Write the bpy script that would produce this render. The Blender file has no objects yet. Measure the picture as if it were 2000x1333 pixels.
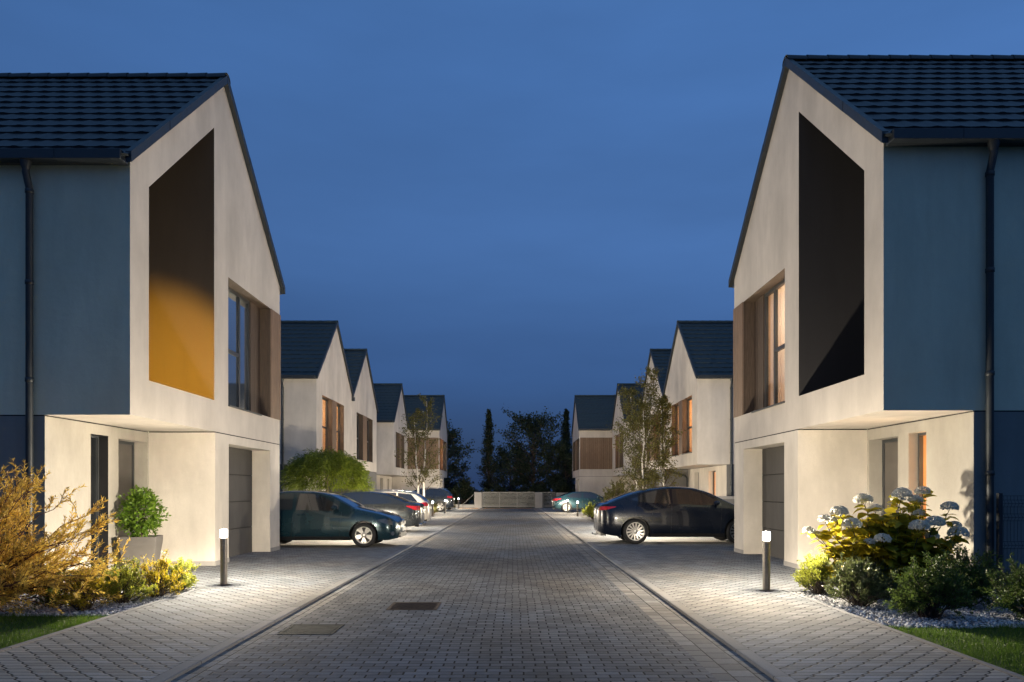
import bpy, bmesh, math, random
import numpy as np
from mathutils import Vector, Matrix
from mathutils.geometry import tessellate_polygon

R = math.radians
scn = bpy.context.scene
COL = scn.collection
random.seed(7)
rng = np.random.default_rng(11)

# ------------------------------------------------------------------ camera
cam = bpy.data.cameras.new("camera")
cam_o = bpy.data.objects.new("camera", cam)
COL.objects.link(cam_o)
cam_o.location = (0, 0, 1.5)
cam_o.rotation_euler = (R(90), 0, 0)
cam.sensor_width = 36
cam.lens = 25.92
cam.shift_x = -0.0015
cam.shift_y = 0.1458
cam.clip_start = 0.05
cam.clip_end = 3000
scn.camera = cam_o

# ------------------------------------------------------------------ sky, sun, exposure
SUN_EL, SUN_ROT = R(-4.0), R(200)
world = bpy.data.worlds.new("World")
scn.world = world
world.use_nodes = True
wn, wl = world.node_tree.nodes, world.node_tree.links
wn.clear()
w_out = wn.new('ShaderNodeOutputWorld')
w_bg = wn.new('ShaderNodeBackground')
w_tc = wn.new('ShaderNodeTexCoord')
w_sky = wn.new('ShaderNodeTexSky')
w_sky.sky_type = 'NISHITA'
w_sky.sun_disc = False
w_sky.sun_elevation = SUN_EL
w_sky.sun_rotation = SUN_ROT
w_sep = wn.new('ShaderNodeSeparateXYZ')
w_ramp = wn.new('ShaderNodeValToRGB')          # dusk tint by height above the horizon
w_ramp.color_ramp.interpolation = 'EASE'
els = w_ramp.color_ramp.elements
els[0].position = 0.0; els[0].color = (0.024, 0.048, 0.125, 1)
els[1].position = 1.0; els[1].color = (0.085, 0.190, 0.360, 1)
for p, c in ((0.05, (0.033, 0.066, 0.155, 1)), (0.16, (0.042, 0.104, 0.265, 1)), (0.30, (0.060, 0.150, 0.372, 1)), (0.52, (0.056, 0.148, 0.375, 1))):
    e = els.new(p); e.color = c
w_noise = wn.new('ShaderNodeTexNoise')         # thin evening cloud
w_map = wn.new('ShaderNodeMapping')
w_map.inputs['Scale'].default_value = (1.2, 1.2, 5.0)
w_noise.inputs['Scale'].default_value = 1.7
w_noise.inputs['Detail'].default_value = 5
w_cr = wn.new('ShaderNodeMapRange')
w_cr.inputs['From Min'].default_value = 0.35; w_cr.inputs['From Max'].default_value = 0.7
w_cr.inputs['To Min'].default_value = 0.92; w_cr.inputs['To Max'].default_value = 1.10
w_mul = wn.new('ShaderNodeMix'); w_mul.data_type = 'RGBA'; w_mul.blend_type = 'MULTIPLY'
w_mul.inputs['Factor'].default_value = 1.0
w_add = wn.new('ShaderNodeMix'); w_add.data_type = 'RGBA'; w_add.blend_type = 'ADD'
w_add.inputs['Factor'].default_value = 0.10
wl.new(w_tc.outputs['Generated'], w_sep.inputs[0])
wl.new(w_sep.outputs['Z'], w_ramp.inputs[0])
wl.new(w_tc.outputs['Generated'], w_map.inputs[0])
wl.new(w_map.outputs[0], w_noise.inputs['Vector'])
wl.new(w_noise.outputs['Fac'], w_cr.inputs['Value'])
wl.new(w_ramp.outputs[0], w_mul.inputs['A'])
w_az = wn.new('ShaderNodeMapRange')            # brighter towards the sunset side
w_az.inputs['From Min'].default_value = -0.75; w_az.inputs['From Max'].default_value = 0.75
w_az.inputs['To Min'].default_value = 0.84; w_az.inputs['To Max'].default_value = 1.16
wl.new(w_sep.outputs['X'], w_az.inputs['Value'])
w_m2 = wn.new('ShaderNodeMath'); w_m2.operation = 'MULTIPLY'
wl.new(w_cr.outputs[0], w_m2.inputs[0]); wl.new(w_az.outputs[0], w_m2.inputs[1])
wl.new(w_m2.outputs[0], w_mul.inputs['B'])
wl.new(w_mul.outputs['Result'], w_add.inputs['A'])
wl.new(w_sky.outputs[0], w_add.inputs['B'])
wl.new(w_add.outputs['Result'], w_bg.inputs['Color'])
w_bg.inputs['Strength'].default_value = 1.0
wl.new(w_bg.outputs[0], w_out.inputs['Surface'])

sun = bpy.data.lights.new("dusk_sun", 'SUN')
sun.energy = 0.03
sun.angle = R(60)
sun.color = (1.0, 0.93, 0.86)
sun_o = bpy.data.objects.new("dusk_sun", sun)
COL.objects.link(sun_o)
sun_o.rotation_euler = (R(24), 0, R(0))
scn.view_settings.view_transform = 'Standard'
scn.view_settings.look = 'None'
scn.view_settings.exposure = 0.0
scn.view_settings.gamma = 1.0
scn.cycles.max_bounces = 6
scn.cycles.transparent_max_bounces = 10
scn.cycles.use_denoising = True
scn.cycles.sample_clamp_indirect = 4.0

BOLLARD_W = 74.0        # bollard lamp power
NEAR_K = 7.0
WARM = (1.0, 0.865, 0.66)

# ------------------------------------------------------------------ helpers
def link(o, parent=None):
    COL.objects.link(o)
    if parent: o.parent = parent
    return o

def tag(o, label=None, cat=None, group=None, kind=None):
    if label: o['label'] = label
    if cat: o['category'] = cat
    if group: o['group'] = group
    if kind: o['kind'] = kind
    return o

def empty(name, loc, rz=0.0):
    o = bpy.data.objects.new(name, None)
    o.empty_display_size = 0.3
    o.location = loc
    o.rotation_euler = (0, 0, rz)
    return link(o)

def kids(o): return [c for c in bpy.data.objects if c.parent == o]

def copy_tree(o, parent=None):
    c = o.copy(); COL.objects.link(c); c.parent = parent
    for ch in kids(o): copy_tree(ch, c)
    return c

class MB:
    """collects shapes, then links them as one mesh object"""
    def __init__(s): s.v = []; s.f = []; s.m = []; s.sm = []
    def add(s, verts, faces, mi=0, smooth=False):
        b = len(s.v); s.v.extend([tuple(p) for p in verts])
        for f in faces:
            s.f.append([b + i for i in f]); s.m.append(mi); s.sm.append(smooth)
    def quad(s, a, b, c, d, mi=0): s.add([a, b, c, d], [(0, 1, 2, 3)], mi)
    def box(s, x0, x1, y0, y1, z0, z1, mi=0):
        x0, x1 = sorted((x0, x1)); y0, y1 = sorted((y0, y1)); z0, z1 = sorted((z0, z1))
        v = [(x0, y0, z0), (x1, y0, z0), (x1, y1, z0), (x0, y1, z0), (x0, y0, z1), (x1, y0, z1), (x1, y1, z1), (x0, y1, z1)]
        s.add(v, [(0, 3, 2, 1), (4, 5, 6, 7), (0, 1, 5, 4), (1, 2, 6, 5), (2, 3, 7, 6), (3, 0, 4, 7)], mi)
    def tube(s, pts, rad, n=8, mi=0, cap=True, smooth=True):
        pts = [Vector(p) for p in pts]
        if not hasattr(rad, '__len__'): rad = [rad] * len(pts)
        rings = []; prev = None
        for i, p in enumerate(pts):
            d = (pts[min(i + 1, len(pts) - 1)] - pts[max(i - 1, 0)])
            d = d.normalized() if d.length > 1e-9 else Vector((0, 0, 1))
            if prev is None:
                a = Vector((1, 0, 0)) if abs(d.x) < 0.8 else Vector((0, 1, 0))
                nrm = (a - d * a.dot(d)).normalized()
            else:
                nrm = (prev - d * prev.dot(d)).normalized()
            prev = nrm; bi = d.cross(nrm)
            rings.append([p + (nrm * math.cos(2 * math.pi * k / n) + bi * math.sin(2 * math.pi * k / n)) * rad[i] for k in range(n)])
        vs = [q for r in rings for q in r]; fs = []
        for i in range(len(rings) - 1):
            for k in range(n):
                fs.append((i * n + k, i * n + (k + 1) % n, (i + 1) * n + (k + 1) % n, (i + 1) * n + k))
        s.add(vs, fs, mi, smooth)
        if cap:
            s.add(rings[0], [tuple(reversed(range(n)))], mi); s.add(rings[-1], [tuple(range(n))], mi)
    def lathe(s, prof, n=24, mi=0, axis='z', c=(0, 0, 0), smooth=True):
        vs = []; fs = []
        for r, h in prof:
            for k in range(n):
                a = 2 * math.pi * k / n
                x, y = r * math.cos(a), r * math.sin(a)
                p = (x, y, h) if axis == 'z' else (x, h, y)
                vs.append((p[0] + c[0], p[1] + c[1], p[2] + c[2]))
        for i in range(len(prof) - 1):
            for k in range(n):
                fs.append((i * n + k, i * n + (k + 1) % n, (i + 1) * n + (k + 1) % n, (i + 1) * n + k))
        s.add(vs, fs, mi, smooth)
    def grid(s, P, mi=0, smooth=True):
        """P[i][j] -> point"""
        n, m = len(P), len(P[0])
        vs = [q for row in P for q in row]
        fs = [(i * m + j, i * m + j + 1, (i + 1) * m + j + 1, (i + 1) * m + j) for i in range(n - 1) for j in range(m - 1)]
        s.add(vs, fs, mi, smooth)
    def holed(s, outer, holes, fn, mi=0):
        """flat polygon with holes; 2-D points are mapped to space by fn"""
        lists = [[Vector((p[0], p[1], 0)) for p in outer]] + [[Vector((p[0], p[1], 0)) for p in h] for h in holes]
        flat = [p for l in lists for p in l]
        tris = tessellate_polygon(lists)
        s.add([fn(p.x, p.y) for p in flat], [tuple(t) for t in tris], mi)
    def build(s, name, mats, parent=None, bevel=0.0, recalc=True, loc=None, sharp=None):
        me = bpy.data.meshes.new(name)
        me.from_pydata(s.v, [], s.f)
        if not isinstance(mats, (list, tuple)): mats = [mats]
        for m in mats: me.materials.append(m)
        me.polygons.foreach_set('material_index', s.m)
        me.polygons.foreach_set('use_smooth', s.sm)
        if recalc:
            bm = bmesh.new(); bm.from_mesh(me)
            bmesh.ops.recalc_face_normals(bm, faces=bm.faces)
            bm.to_mesh(me); bm.free()
        if sharp is not None: me.set_sharp_from_angle(angle=R(sharp))
        me.update()
        o = bpy.data.objects.new(name, me)
        if loc: o.location = loc
        link(o, parent)
        if bevel > 0:
            b = o.modifiers.new('bevel', 'BEVEL'); b.width = bevel; b.segments = 2; b.limit_method = 'ANGLE'; b.angle_limit = R(40)
        return o

# ------------------------------------------------------------------ materials
class N:
    def __init__(s, name):
        s.mat = bpy.data.materials.new(name); s.mat.use_nodes = True
        s.t = s.mat.node_tree; s.n = s.t.nodes; s.l = s.t.links
        s.n.clear()
        s.out = s.n.new('ShaderNodeOutputMaterial')
    def new(s, t, **kw):
        n = s.n.new(t)
        for k, v in kw.items(): setattr(n, k, v)
        return n
    def to(s, sock, val):
        if isinstance(val, bpy.types.NodeSocket): s.l.new(val, sock)
        elif val is not None: sock.default_value = val
    def math(s, op, a, b=None, c=None):
        n = s.new('ShaderNodeMath', operation=op)
        s.to(n.inputs[0], a)
        if b is not None: s.to(n.inputs[1], b)
        if c is not None: s.to(n.inputs[2], c)
        return n.outputs[0]
    def mix(s, f, a, b, mode='MIX'):
        n = s.new('ShaderNodeMix', data_type='RGBA', blend_type=mode)
        s.to(n.inputs['Factor'], f); s.to(n.inputs['A'], a); s.to(n.inputs['B'], b)
        return n.outputs['Result']
    def rng(s, v, a, b, c, d, interp='LINEAR'):
        n = s.new('ShaderNodeMapRange', interpolation_type=interp)
        s.to(n.inputs['Value'], v)
        n.inputs['From Min'].default_value = a; n.inputs['From Max'].default_value = b
        n.inputs['To Min'].default_value = c; n.inputs['To Max'].default_value = d
        return n.outputs[0]
    def coord(s, scale=None):
        tc = s.new('ShaderNodeTexCoord').outputs['Object']
        if scale is None: return tc
        m = s.new('ShaderNodeMapping'); s.l.new(tc, m.inputs[0]); m.inputs['Scale'].default_value = scale
        return m.outputs[0]
    def noise(s, scale, detail=4, vec=None, rough=0.55):
        n = s.new('ShaderNodeTexNoise'); n.inputs['Scale'].default_value = scale
        n.inputs['Detail'].default_value = detail; n.inputs['Roughness'].default_value = rough
        s.l.new(vec if vec is not None else s.coord(), n.inputs['Vector'])
        return n.outputs['Fac']
    def bump(s, h, strength=0.3, dist=0.01):
        n = s.new('ShaderNodeBump'); n.inputs['Strength'].default_value = strength; n.inputs['Distance'].default_value = dist
        s.l.new(h, n.inputs['Height']); return n.outputs[0]
    def bsdf(s, col, rough=0.6, metal=0.0, normal=None, coat=0.0, spec=0.5, ior=None):
        b = s.new('ShaderNodeBsdfPrincipled')
        s.to(b.inputs['Base Color'], col if isinstance(col, bpy.types.NodeSocket) else (*col[:3], 1))
        s.to(b.inputs['Roughness'], rough); s.to(b.inputs['Metallic'], metal)
        b.inputs['Coat Weight'].default_value = coat; b.inputs['Coat Roughness'].default_value = 0.04
        b.inputs['Specular IOR Level'].default_value = spec
        if ior: b.inputs['IOR'].default_value = ior
        if normal is not None: s.l.new(normal, b.inputs['Normal'])
        s.l.new(b.outputs[0], s.out.inputs['Surface'])
        return b

def c4(c): return (*c, 1)
def mul(c, k): return tuple(x * k for x in c)

def m_plain(name, col, rough=0.5, metal=0.0, var=0.12, scale=6, bump=0.0, bscale=80, coat=0.0, spec=0.5):
    n = N(name)
    f = n.noise(scale, 5)
    c = n.mix(n.rng(f, 0.3, 0.7, 0, 1), c4(mul(col, 1 - var)), c4(mul(col, 1 + var)))
    nm = n.bump(n.noise(bscale, 3), bump, 0.01) if bump > 0 else None
    n.bsdf(c, n.rng(f, 0.3, 0.7, max(rough - 0.06, 0.02), rough + 0.06), metal, nm, coat, spec)
    return n.mat

def m_plaster(name, col, stain=0.16, bump=0.35):
    n = N(name)
    big = n.noise(0.9, 6, n.coord((1, 1, 0.55)), 0.62)
    streak = n.noise(3.2, 5, n.coord((1, 1, 0.16)), 0.6)
    fine = n.noise(55, 4)
    c = n.mix(n.rng(big, 0.32, 0.68, 0, 1), c4(mul(col, 1 - stain)), c4(mul(col, 1 + stain * 0.55)))
    c = n.mix(n.rng(streak, 0.48, 0.72, 0, 0.42), c, c4(mul(col, 0.72)))
    c = n.mix(n.rng(fine, 0.35, 0.65, 0, 0.35), c, c4(mul(col, 0.86)))
    pit = n.noise(22, 3)
    c = n.mix(n.rng(pit, 0.70, 0.76, 0, 0.35), c, c4(mul(col, 0.55)))
    h = n.math('ADD', n.math('MULTIPLY', n.noise(130, 3), 0.5), n.math('MULTIPLY', n.noise(9, 5), 1.2))
    n.bsdf(c, 0.88, 0, n.bump(h, bump, 0.006), 0, 0.25)
    return n.mat

def m_wood(name, col):
    n = N(name)
    tc = n.coord()
    sep = n.new('ShaderNodeSeparateXYZ'); n.l.new(tc, sep.inputs[0])
    bid = n.math('FLOOR', n.math('DIVIDE', n.math('ADD', sep.outputs['X'], sep.outputs['Y']), 0.13))
    wnz = n.new('ShaderNodeTexWhiteNoise', noise_dimensions='1D'); n.l.new(bid, wnz.inputs['W'])
    g = n.noise(6, 6, n.coord((6, 6, 0.5)), 0.6)
    c = n.mix(n.rng(g, 0.3, 0.7, 0, 1), c4(mul(col, 0.62)), c4(mul(col, 1.25)))
    c = n.mix(n.rng(wnz.outputs['Value'], 0, 1, 0, 0.55), c, c4(mul(col, 0.55)))
    n.bsdf(c, 0.6, 0, n.bump(g, 0.3, 0.01), 0, 0.35)
    return n.mat

def m_paver(name, bw, bh, c1, c2, joint, slant=0.0, jw=0.006, swap=False, rough=0.62, stain=0.45):
    n = N(name)
    sep = n.new('ShaderNodeSeparateXYZ'); n.l.new(n.coord(), sep.inputs[0])
    X, Y = (sep.outputs['Y'], sep.outputs['X']) if swap else (sep.outputs['X'], sep.outputs['Y'])
    wob = n.noise(1.3, 2)
    yy = n.math('DIVIDE', n.math('ADD', Y, n.math('MULTIPLY', wob, 0.02)), bh)
    r = n.math('FLOOR', yy); fy = n.math('FRACT', yy)
    rn = n.new('ShaderNodeTexWhiteNoise', noise_dimensions='1D'); n.l.new(r, rn.inputs['W'])
    off = n.math('ADD', n.math('MULTIPLY', n.math('FLOORED_MODULO', r, 2.0), 0.5), n.math('MULTIPLY', rn.outputs['Value'], 0.10))
    xx = n.math('ADD', n.math('DIVIDE', n.math('ADD', X, n.math('MULTIPLY', wob, 0.02)), bw), off)
    if slant:
        sm = n.rng(fy, 0.12, 0.88, -slant, slant, 'SMOOTHSTEP')
        xx = n.math('ADD', xx, sm)
    ix = n.math('FLOOR', xx); fx = n.math('FRACT', xx)
    dx = n.math('MULTIPLY', n.math('MINIMUM', fx, n.math('SUBTRACT', 1.0, fx)), bw * (0.72 if slant else 1.0))
    dy = n.math('MULTIPLY', n.math('MINIMUM', fy, n.math('SUBTRACT', 1.0, fy)), bh * 1.25)
    d = n.math('SMOOTH_MIN', dx, dy, 0.004)
    jn = n.math('MULTIPLY', n.noise(24, 3), jw * 0.9)
    d2 = n.math('ADD', n.math('SUBTRACT', d, jn), jw * 0.45)
    mask = n.rng(d2, jw * 0.55, jw * 1.25, 0, 1, 'SMOOTHSTEP')
    cmb = n.new('ShaderNodeCombineXYZ'); n.l.new(ix, cmb.inputs[0]); n.l.new(r, cmb.inputs[1])
    wnz = n.new('ShaderNodeTexWhiteNoise', noise_dimensions='2D'); n.l.new(cmb.outputs[0], wnz.inputs['Vector'])
    rnd = wnz.outputs['Value']
    col = n.mix(rnd, c4(mul(c1, 0.88)), c4(mul(c2, 1.08)))
    pt_ = n.noise(0.22, 4, n.coord((1.0, 0.55, 1)), 0.6)
    col = n.mix(n.rng(pt_, 0.42, 0.62, 0, 1), n.mix(1.0, col, (0.84, 0.93, 1.06, 1), 'MULTIPLY'), n.mix(1.0, col, (1.16, 1.06, 0.94, 1), 'MULTIPLY'))
    st = n.noise(0.55, 7, n.coord((1.0, 0.45, 1)), 0.68)
    col = n.mix(n.rng(st, 0.45, 0.66, 0, stain), col, c4(mul(c1, 0.42)))
    gr = n.noise(70, 4)
    col = n.mix(n.rng(gr, 0.35, 0.7, 0, 0.35), col, c4(mul(c1, 0.6)))
    sp = n.noise(7.0, 5)
    col = n.mix(n.rng(sp, 0.60, 0.72, 0, 0.35), col, c4(mul(c2, 1.2)))
    col = n.mix(mask, c4(joint), col)
    rise = n.rng(d2, 0.0, 0.014, 0, 1, 'SMOOTHSTEP')
    tilt = n.math('MULTIPLY', n.math('SUBTRACT', rnd, 0.5), n.math('ADD', n.math('MULTIPLY', fx, 0.5), fy))
    h = n.math('ADD', n.math('ADD', rise, n.math('MULTIPLY', tilt, 0.55)), n.math('MULTIPLY', gr, 0.22))
    n.bsdf(col, 0.95, 0, n.bump(h, 0.34, 0.008), 0, 0.06)
    return n.mat

def m_leaf(name, ca, cb, trans=0.35, rough=0.45):
    n = N(name)
    geo = n.new('ShaderNodeNewGeometry')
    col = n.mix(geo.outputs['Random Per Island'], c4(ca), c4(cb))
    b = n.new('ShaderNodeBsdfPrincipled'); n.l.new(col, b.inputs['Base Color'])
    b.inputs['Roughness'].default_value = rough; b.inputs['Specular IOR Level'].default_value = 0.35
    t = n.new('ShaderNodeBsdfTranslucent'); n.l.new(n.mix(0.5, col, c4(mul(cb, 1.3))), t.inputs['Color'])
    m = n.new('ShaderNodeMixShader'); m.inputs[0].default_value = trans
    n.l.new(b.outputs[0], m.inputs[1]); n.l.new(t.outputs[0], m.inputs[2]); n.l.new(m.outputs[0], n.out.inputs['Surface'])
    return n.mat

def m_glass_clear(name):
    n = N(name)
    t = n.new('ShaderNodeBsdfTransparent'); t.inputs[0].default_value = (0.90, 0.92, 0.92, 1)
    g = n.new('ShaderNodeBsdfGlossy'); g.inputs['Roughness'].default_value = 0.01
    fr = n.new('ShaderNodeLayerWeight'); fr.inputs['Blend'].default_value = 0.5
    ff = n.math('ADD', 0.04, n.math('MULTIPLY', n.math('POWER', fr.outputs['Facing'], 5.0), 0.96))
    m = n.new('ShaderNodeMixShader'); n.l.new(ff, m.inputs[0]); n.l.new(t.outputs[0], m.inputs[1]); n.l.new(g.outputs[0], m.inputs[2])
    n.l.new(m.outputs[0], n.out.inputs['Surface'])
    return n.mat

def m_emit(name, col, strength):
    n = N(name)
    e = n.new('ShaderNodeEmission'); e.inputs[0].default_value = c4(col); e.inputs[1].default_value = strength
    n.l.new(e.outputs[0], n.out.inputs['Surface'])
    return n.mat

def m_lens(name):
    n = N(name)
    e = n.new('ShaderNodeEmission'); e.inputs[0].default_value = (0.86, 0.92, 1.0, 1); e.inputs[1].default_value = 26.0
    t = n.new('ShaderNodeBsdfTransparent')
    m = n.new('ShaderNodeMixShader'); m.inputs[0].default_value = 0.12
    n.l.new(t.outputs[0], m.inputs[1]); n.l.new(e.outputs[0], m.inputs[2]); n.l.new(m.outputs[0], n.out.inputs['Surface'])
    return n.mat

def m_curtain(name, col):
    n = N(name)
    d = n.new('ShaderNodeBsdfDiffuse'); d.inputs[0].default_value = c4(col)
    t = n.new('ShaderNodeBsdfTranslucent'); t.inputs[0].default_value = c4(col)
    m = n.new('ShaderNodeMixShader'); m.inputs[0].default_value = 0.6
    n.l.new(d.outputs[0], m.inputs[1]); n.l.new(t.outputs[0], m.inputs[2]); n.l.new(m.outputs[0], n.out.inputs['Surface'])
    return n.mat

M = {}
M['plaster'] = m_plaster('plaster', (0.60, 0.55, 0.49), 0.22, 0.5)
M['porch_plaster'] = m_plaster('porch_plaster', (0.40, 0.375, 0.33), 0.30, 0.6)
M['plaster_low'] = m_plaster('plaster_ground_floor', (0.64, 0.59, 0.52), 0.26, 0.5)
M['side_paint'] = m_plaster('side_paint', (0.58, 0.62, 0.50), 0.16, 0.8)
M['plinth'] = m_plaster('plinth', (0.19, 0.215, 0.22), 0.12, 0.6)
M['plinth_grey'] = m_plaster('plinth_grey', (0.17, 0.165, 0.16), 0.08)
M['ochre'] = m_plaster('brown_paint', (0.075, 0.060, 0.046), 0.06, 0.2)
M['charcoal'] = m_plaster('charcoal_paint', (0.045, 0.043, 0.045), 0.06, 0.2)
M['joint'] = m_plain('joint', (0.02, 0.019, 0.018), 0.9)
M['tile'] = m_plain('roof_tile', (0.044, 0.053, 0.060), 0.62, 0, 0.22, 2.6, 0.12, 60)
M['tile_far'] = m_plain('roof_tile_far', (0.030, 0.046, 0.053), 0.62, 0, 0.2, 2.6, 0.12, 60)
M['trim'] = m_plain('dark_trim', (0.030, 0.036, 0.042), 0.45, 0.2)
M['frame'] = m_plain('window_frame', (0.050, 0.055, 0.060), 0.4, 0.1)
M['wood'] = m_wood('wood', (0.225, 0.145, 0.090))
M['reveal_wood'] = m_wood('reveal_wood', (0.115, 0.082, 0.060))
M['glass_dark'] = m_plain('glass_dark', (0.012, 0.014, 0.017), 0.03, 0.0, 0.05, 2, 0, 80, 1.0, 1.0)
M['glass_mirror'] = m_plain('glass_mirror', (0.50, 0.54, 0.55), 0.03, 0.9, 0.04, 2)
M['glass_clear'] = m_glass_clear('glass_clear')
M['curtain'] = m_curtain('curtain', (0.86, 0.80, 0.72))
M['room'] = m_plain('room_paint', (0.62, 0.46, 0.32), 0.9)
M['garage'] = m_plaster('garage_steel', (0.10, 0.095, 0.09), 0.25, 0.25)
M['door'] = m_plain('door_paint', (0.11, 0.10, 0.09), 0.5, 0, 0.2, 3)
M['jamb_shade_black'] = m_plain('jamb_shade_black', (0.022, 0.022, 0.024), 0.35)
M['steel'] = m_plain('brushed_steel', (0.17, 0.155, 0.14), 0.42, 0.7, 0.15, 30)
M['lens'] = m_lens('lamp_lens')
M['road'] = m_paver('road_pavers', 0.20, 0.10, (0.128, 0.129, 0.132), (0.198, 0.196, 0.197), (0.012, 0.013, 0.016), 0, 0.0080, stain=0.55)
M['walk'] = m_paver('walk_pavers', 0.20, 0.105, (0.235, 0.230, 0.220), (0.325, 0.315, 0.300), (0.018, 0.019, 0.022), 0.22, 0.0078, False, 0.58, 0.3)
M['walk_right'] = m_paver('walk_pavers_right', 0.20, 0.105, (0.235, 0.230, 0.220), (0.325, 0.315, 0.300), (0.018, 0.019, 0.022), -0.22, 0.0078, False, 0.58, 0.3)
M['gutter_sett'] = m_paver('gutter_setts', 0.22, 0.20, (0.19, 0.178, 0.165), (0.27, 0.255, 0.235), (0.02, 0.02, 0.022), 0, 0.008, True)
M['kerb'] = m_paver('kerb_stone', 1.0, 3.0, (0.25, 0.24, 0.225), (0.30, 0.285, 0.27), (0.03, 0.03, 0.03), 0, 0.006, True, 0.75, 0.5)
M['concrete'] = m_plaster('concrete', (0.33, 0.315, 0.30), 0.15)
M['soil'] = m_plain('soil', (0.035, 0.030, 0.022), 0.95, 0, 0.4, 3, 0.6, 30)
M['terrain'] = m_plain('terrain_grass', (0.022, 0.032, 0.012), 0.95, 0, 0.4, 0.6, 0.6, 20)
M['lawn_base'] = m_plain('lawn_base', (0.030, 0.050, 0.012), 0.95, 0, 0.3, 5, 0.6, 60)
M['gravel_base'] = m_plain('gravel_base', (0.10, 0.10, 0.105), 0.9, 0, 0.4, 30, 0.8, 60)
M['stone'] = m_plain('gravel_stone', (0.40, 0.40, 0.42), 0.8, 0, 0.35, 9, 0.2, 60)
M['rust'] = m_plain('rusty_iron', (0.060, 0.045, 0.037), 0.9, 0.0, 0.35, 14, 0.5, 60, 0, 0.1)
M['old_cover'] = m_plain('old_cover', (0.062, 0.060, 0.050), 0.95, 0, 0.5, 9, 0.5, 50, 0, 0.05)
M['orange_pave'] = m_paver('orange_pavers', 0.20, 0.10, (0.42, 0.22, 0.09), (0.5, 0.28, 0.12), (0.05, 0.04, 0.03))
M['bark'] = m_plain('bark', (0.060, 0.042, 0.030), 0.9, 0, 0.3, 20, 0.5, 60)
M['bark_red'] = m_plain('bark_red', (0.12, 0.055, 0.035), 0.85, 0, 0.3, 20)
M['gate_metal'] = m_plain('gate_metal', (0.17, 0.168, 0.16), 0.5, 0.4)
M['fence_metal'] = m_plain('fence_metal', (0.020, 0.024, 0.030), 0.5, 0.3)
M['planter'] = m_plain('planter_grey', (0.105, 0.097, 0.090), 0.6, 0, 0.06, 8, 0.1, 120)
M['white_bark'] = None
def birch_bark():
    n = N('birch_bark')
    v = n.noise(7, 5, n.coord((2, 2, 9)), 0.6)
    c = n.mix(n.rng(v, 0.56, 0.66, 0, 1), c4((0.62, 0.58, 0.52)), c4((0.07, 0.06, 0.055)))
    n.bsdf(c, 0.75)
    return n.mat
M['white_bark'] = birch_bark()
M['leaf_gold'] = m_leaf('leaf_gold', (0.45, 0.28, 0.040), (0.86, 0.60, 0.12), 0.35)
M['leaf_yellow'] = m_leaf('leaf_yellow', (0.20, 0.17, 0.015), (0.50, 0.38, 0.02), 0.4)
M['leaf_lime'] = m_leaf('leaf_lime', (0.12, 0.16, 0.02), (0.32, 0.33, 0.04), 0.4)
M['leaf_green'] = m_leaf('leaf_green', (0.045, 0.085, 0.018), (0.11, 0.16, 0.030), 0.3)
M['leaf_box'] = m_leaf('leaf_box', (0.055, 0.12, 0.010), (0.15, 0.24, 0.025), 0.3, 0.35)
M['leaf_olive'] = m_leaf('leaf_olive', (0.055, 0.075, 0.028), (0.12, 0.14, 0.045), 0.25)
M['leaf_weep'] = m_leaf('leaf_weep', (0.050, 0.085, 0.010), (0.17, 0.205, 0.022), 0.45)
M['leaf_birch'] = m_leaf('leaf_birch', (0.060, 0.066, 0.014), (0.135, 0.120, 0.030), 0.3)
M['leaf_hyd'] = m_leaf('leaf_hydrangea', (0.11, 0.14, 0.014), (0.55, 0.44, 0.030), 0.55)
M['leaf_dark'] = m_leaf('leaf_dark', (0.016, 0.026, 0.012), (0.035, 0.050, 0.020), 0.2, 0.7)
M['petal'] = m_leaf('petal', (0.68, 0.66, 0.58), (0.90, 0.88, 0.80), 0.5, 0.7)
M['grass'] = m_leaf('grass_blade', (0.035, 0.085, 0.008), (0.10, 0.17, 0.018), 0.35, 0.6)
M['tyre'] = m_plain('tyre', (0.012, 0.012, 0.013), 0.75)
M['rim'] = m_plain('rim_alloy', (0.40, 0.39, 0.38), 0.33, 0.85, 0.04)
M['rim_dark'] = m_plain('rim_dark', (0.03, 0.03, 0.032), 0.5, 0.5)
M['black_trim'] = m_plain('black_trim', (0.012, 0.012, 0.013), 0.4)
M['chrome'] = m_plain('chrome', (0.75, 0.75, 0.75), 0.12, 1.0, 0.02)
M['red_lens'] = m_plain('red_lens', (0.38, 0.012, 0.016), 0.12, 0, 0.2, 8, 0, 80, 1.0)
M['clear_lens'] = m_plain('clear_lens', (0.06, 0.07, 0.08), 0.08, 0.1, 0.4, 14, 0, 80, 1.0)
M['plate'] = m_plain('number_plate', (0.55, 0.55, 0.52), 0.5, 0, 0.03)
def paint(name, col, metal=0.35): return m_plain(name, col, 0.26, metal, 0.03, 2, 0, 80, 1.0, 0.35)
P_TEAL = paint('paint_dark_teal', (0.010, 0.034, 0.046))
P_GREY = paint('paint_dark_grey', (0.026, 0.030, 0.034))
P_WHITE = paint('paint_champagne', (0.62, 0.57, 0.49), 0.15)
P_NAVY = paint('paint_navy_grey', (0.030, 0.038, 0.050))
P_BLACK = paint('paint_blue_black', (0.004, 0.007, 0.016), 0.2)
P_GREENBLUE = paint('paint_blue_green', (0.013, 0.036, 0.046))

# ------------------------------------------------------------------ ground, road, pavements
def sheet(name, x0, x1, y0, y1, z, mat, kind='structure'):
    b = MB(); b.quad((x0, y0, z), (x1, y0, z), (x1, y1, z), (x0, y1, z))
    return tag(b.build(name, mat), kind=kind)

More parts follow.
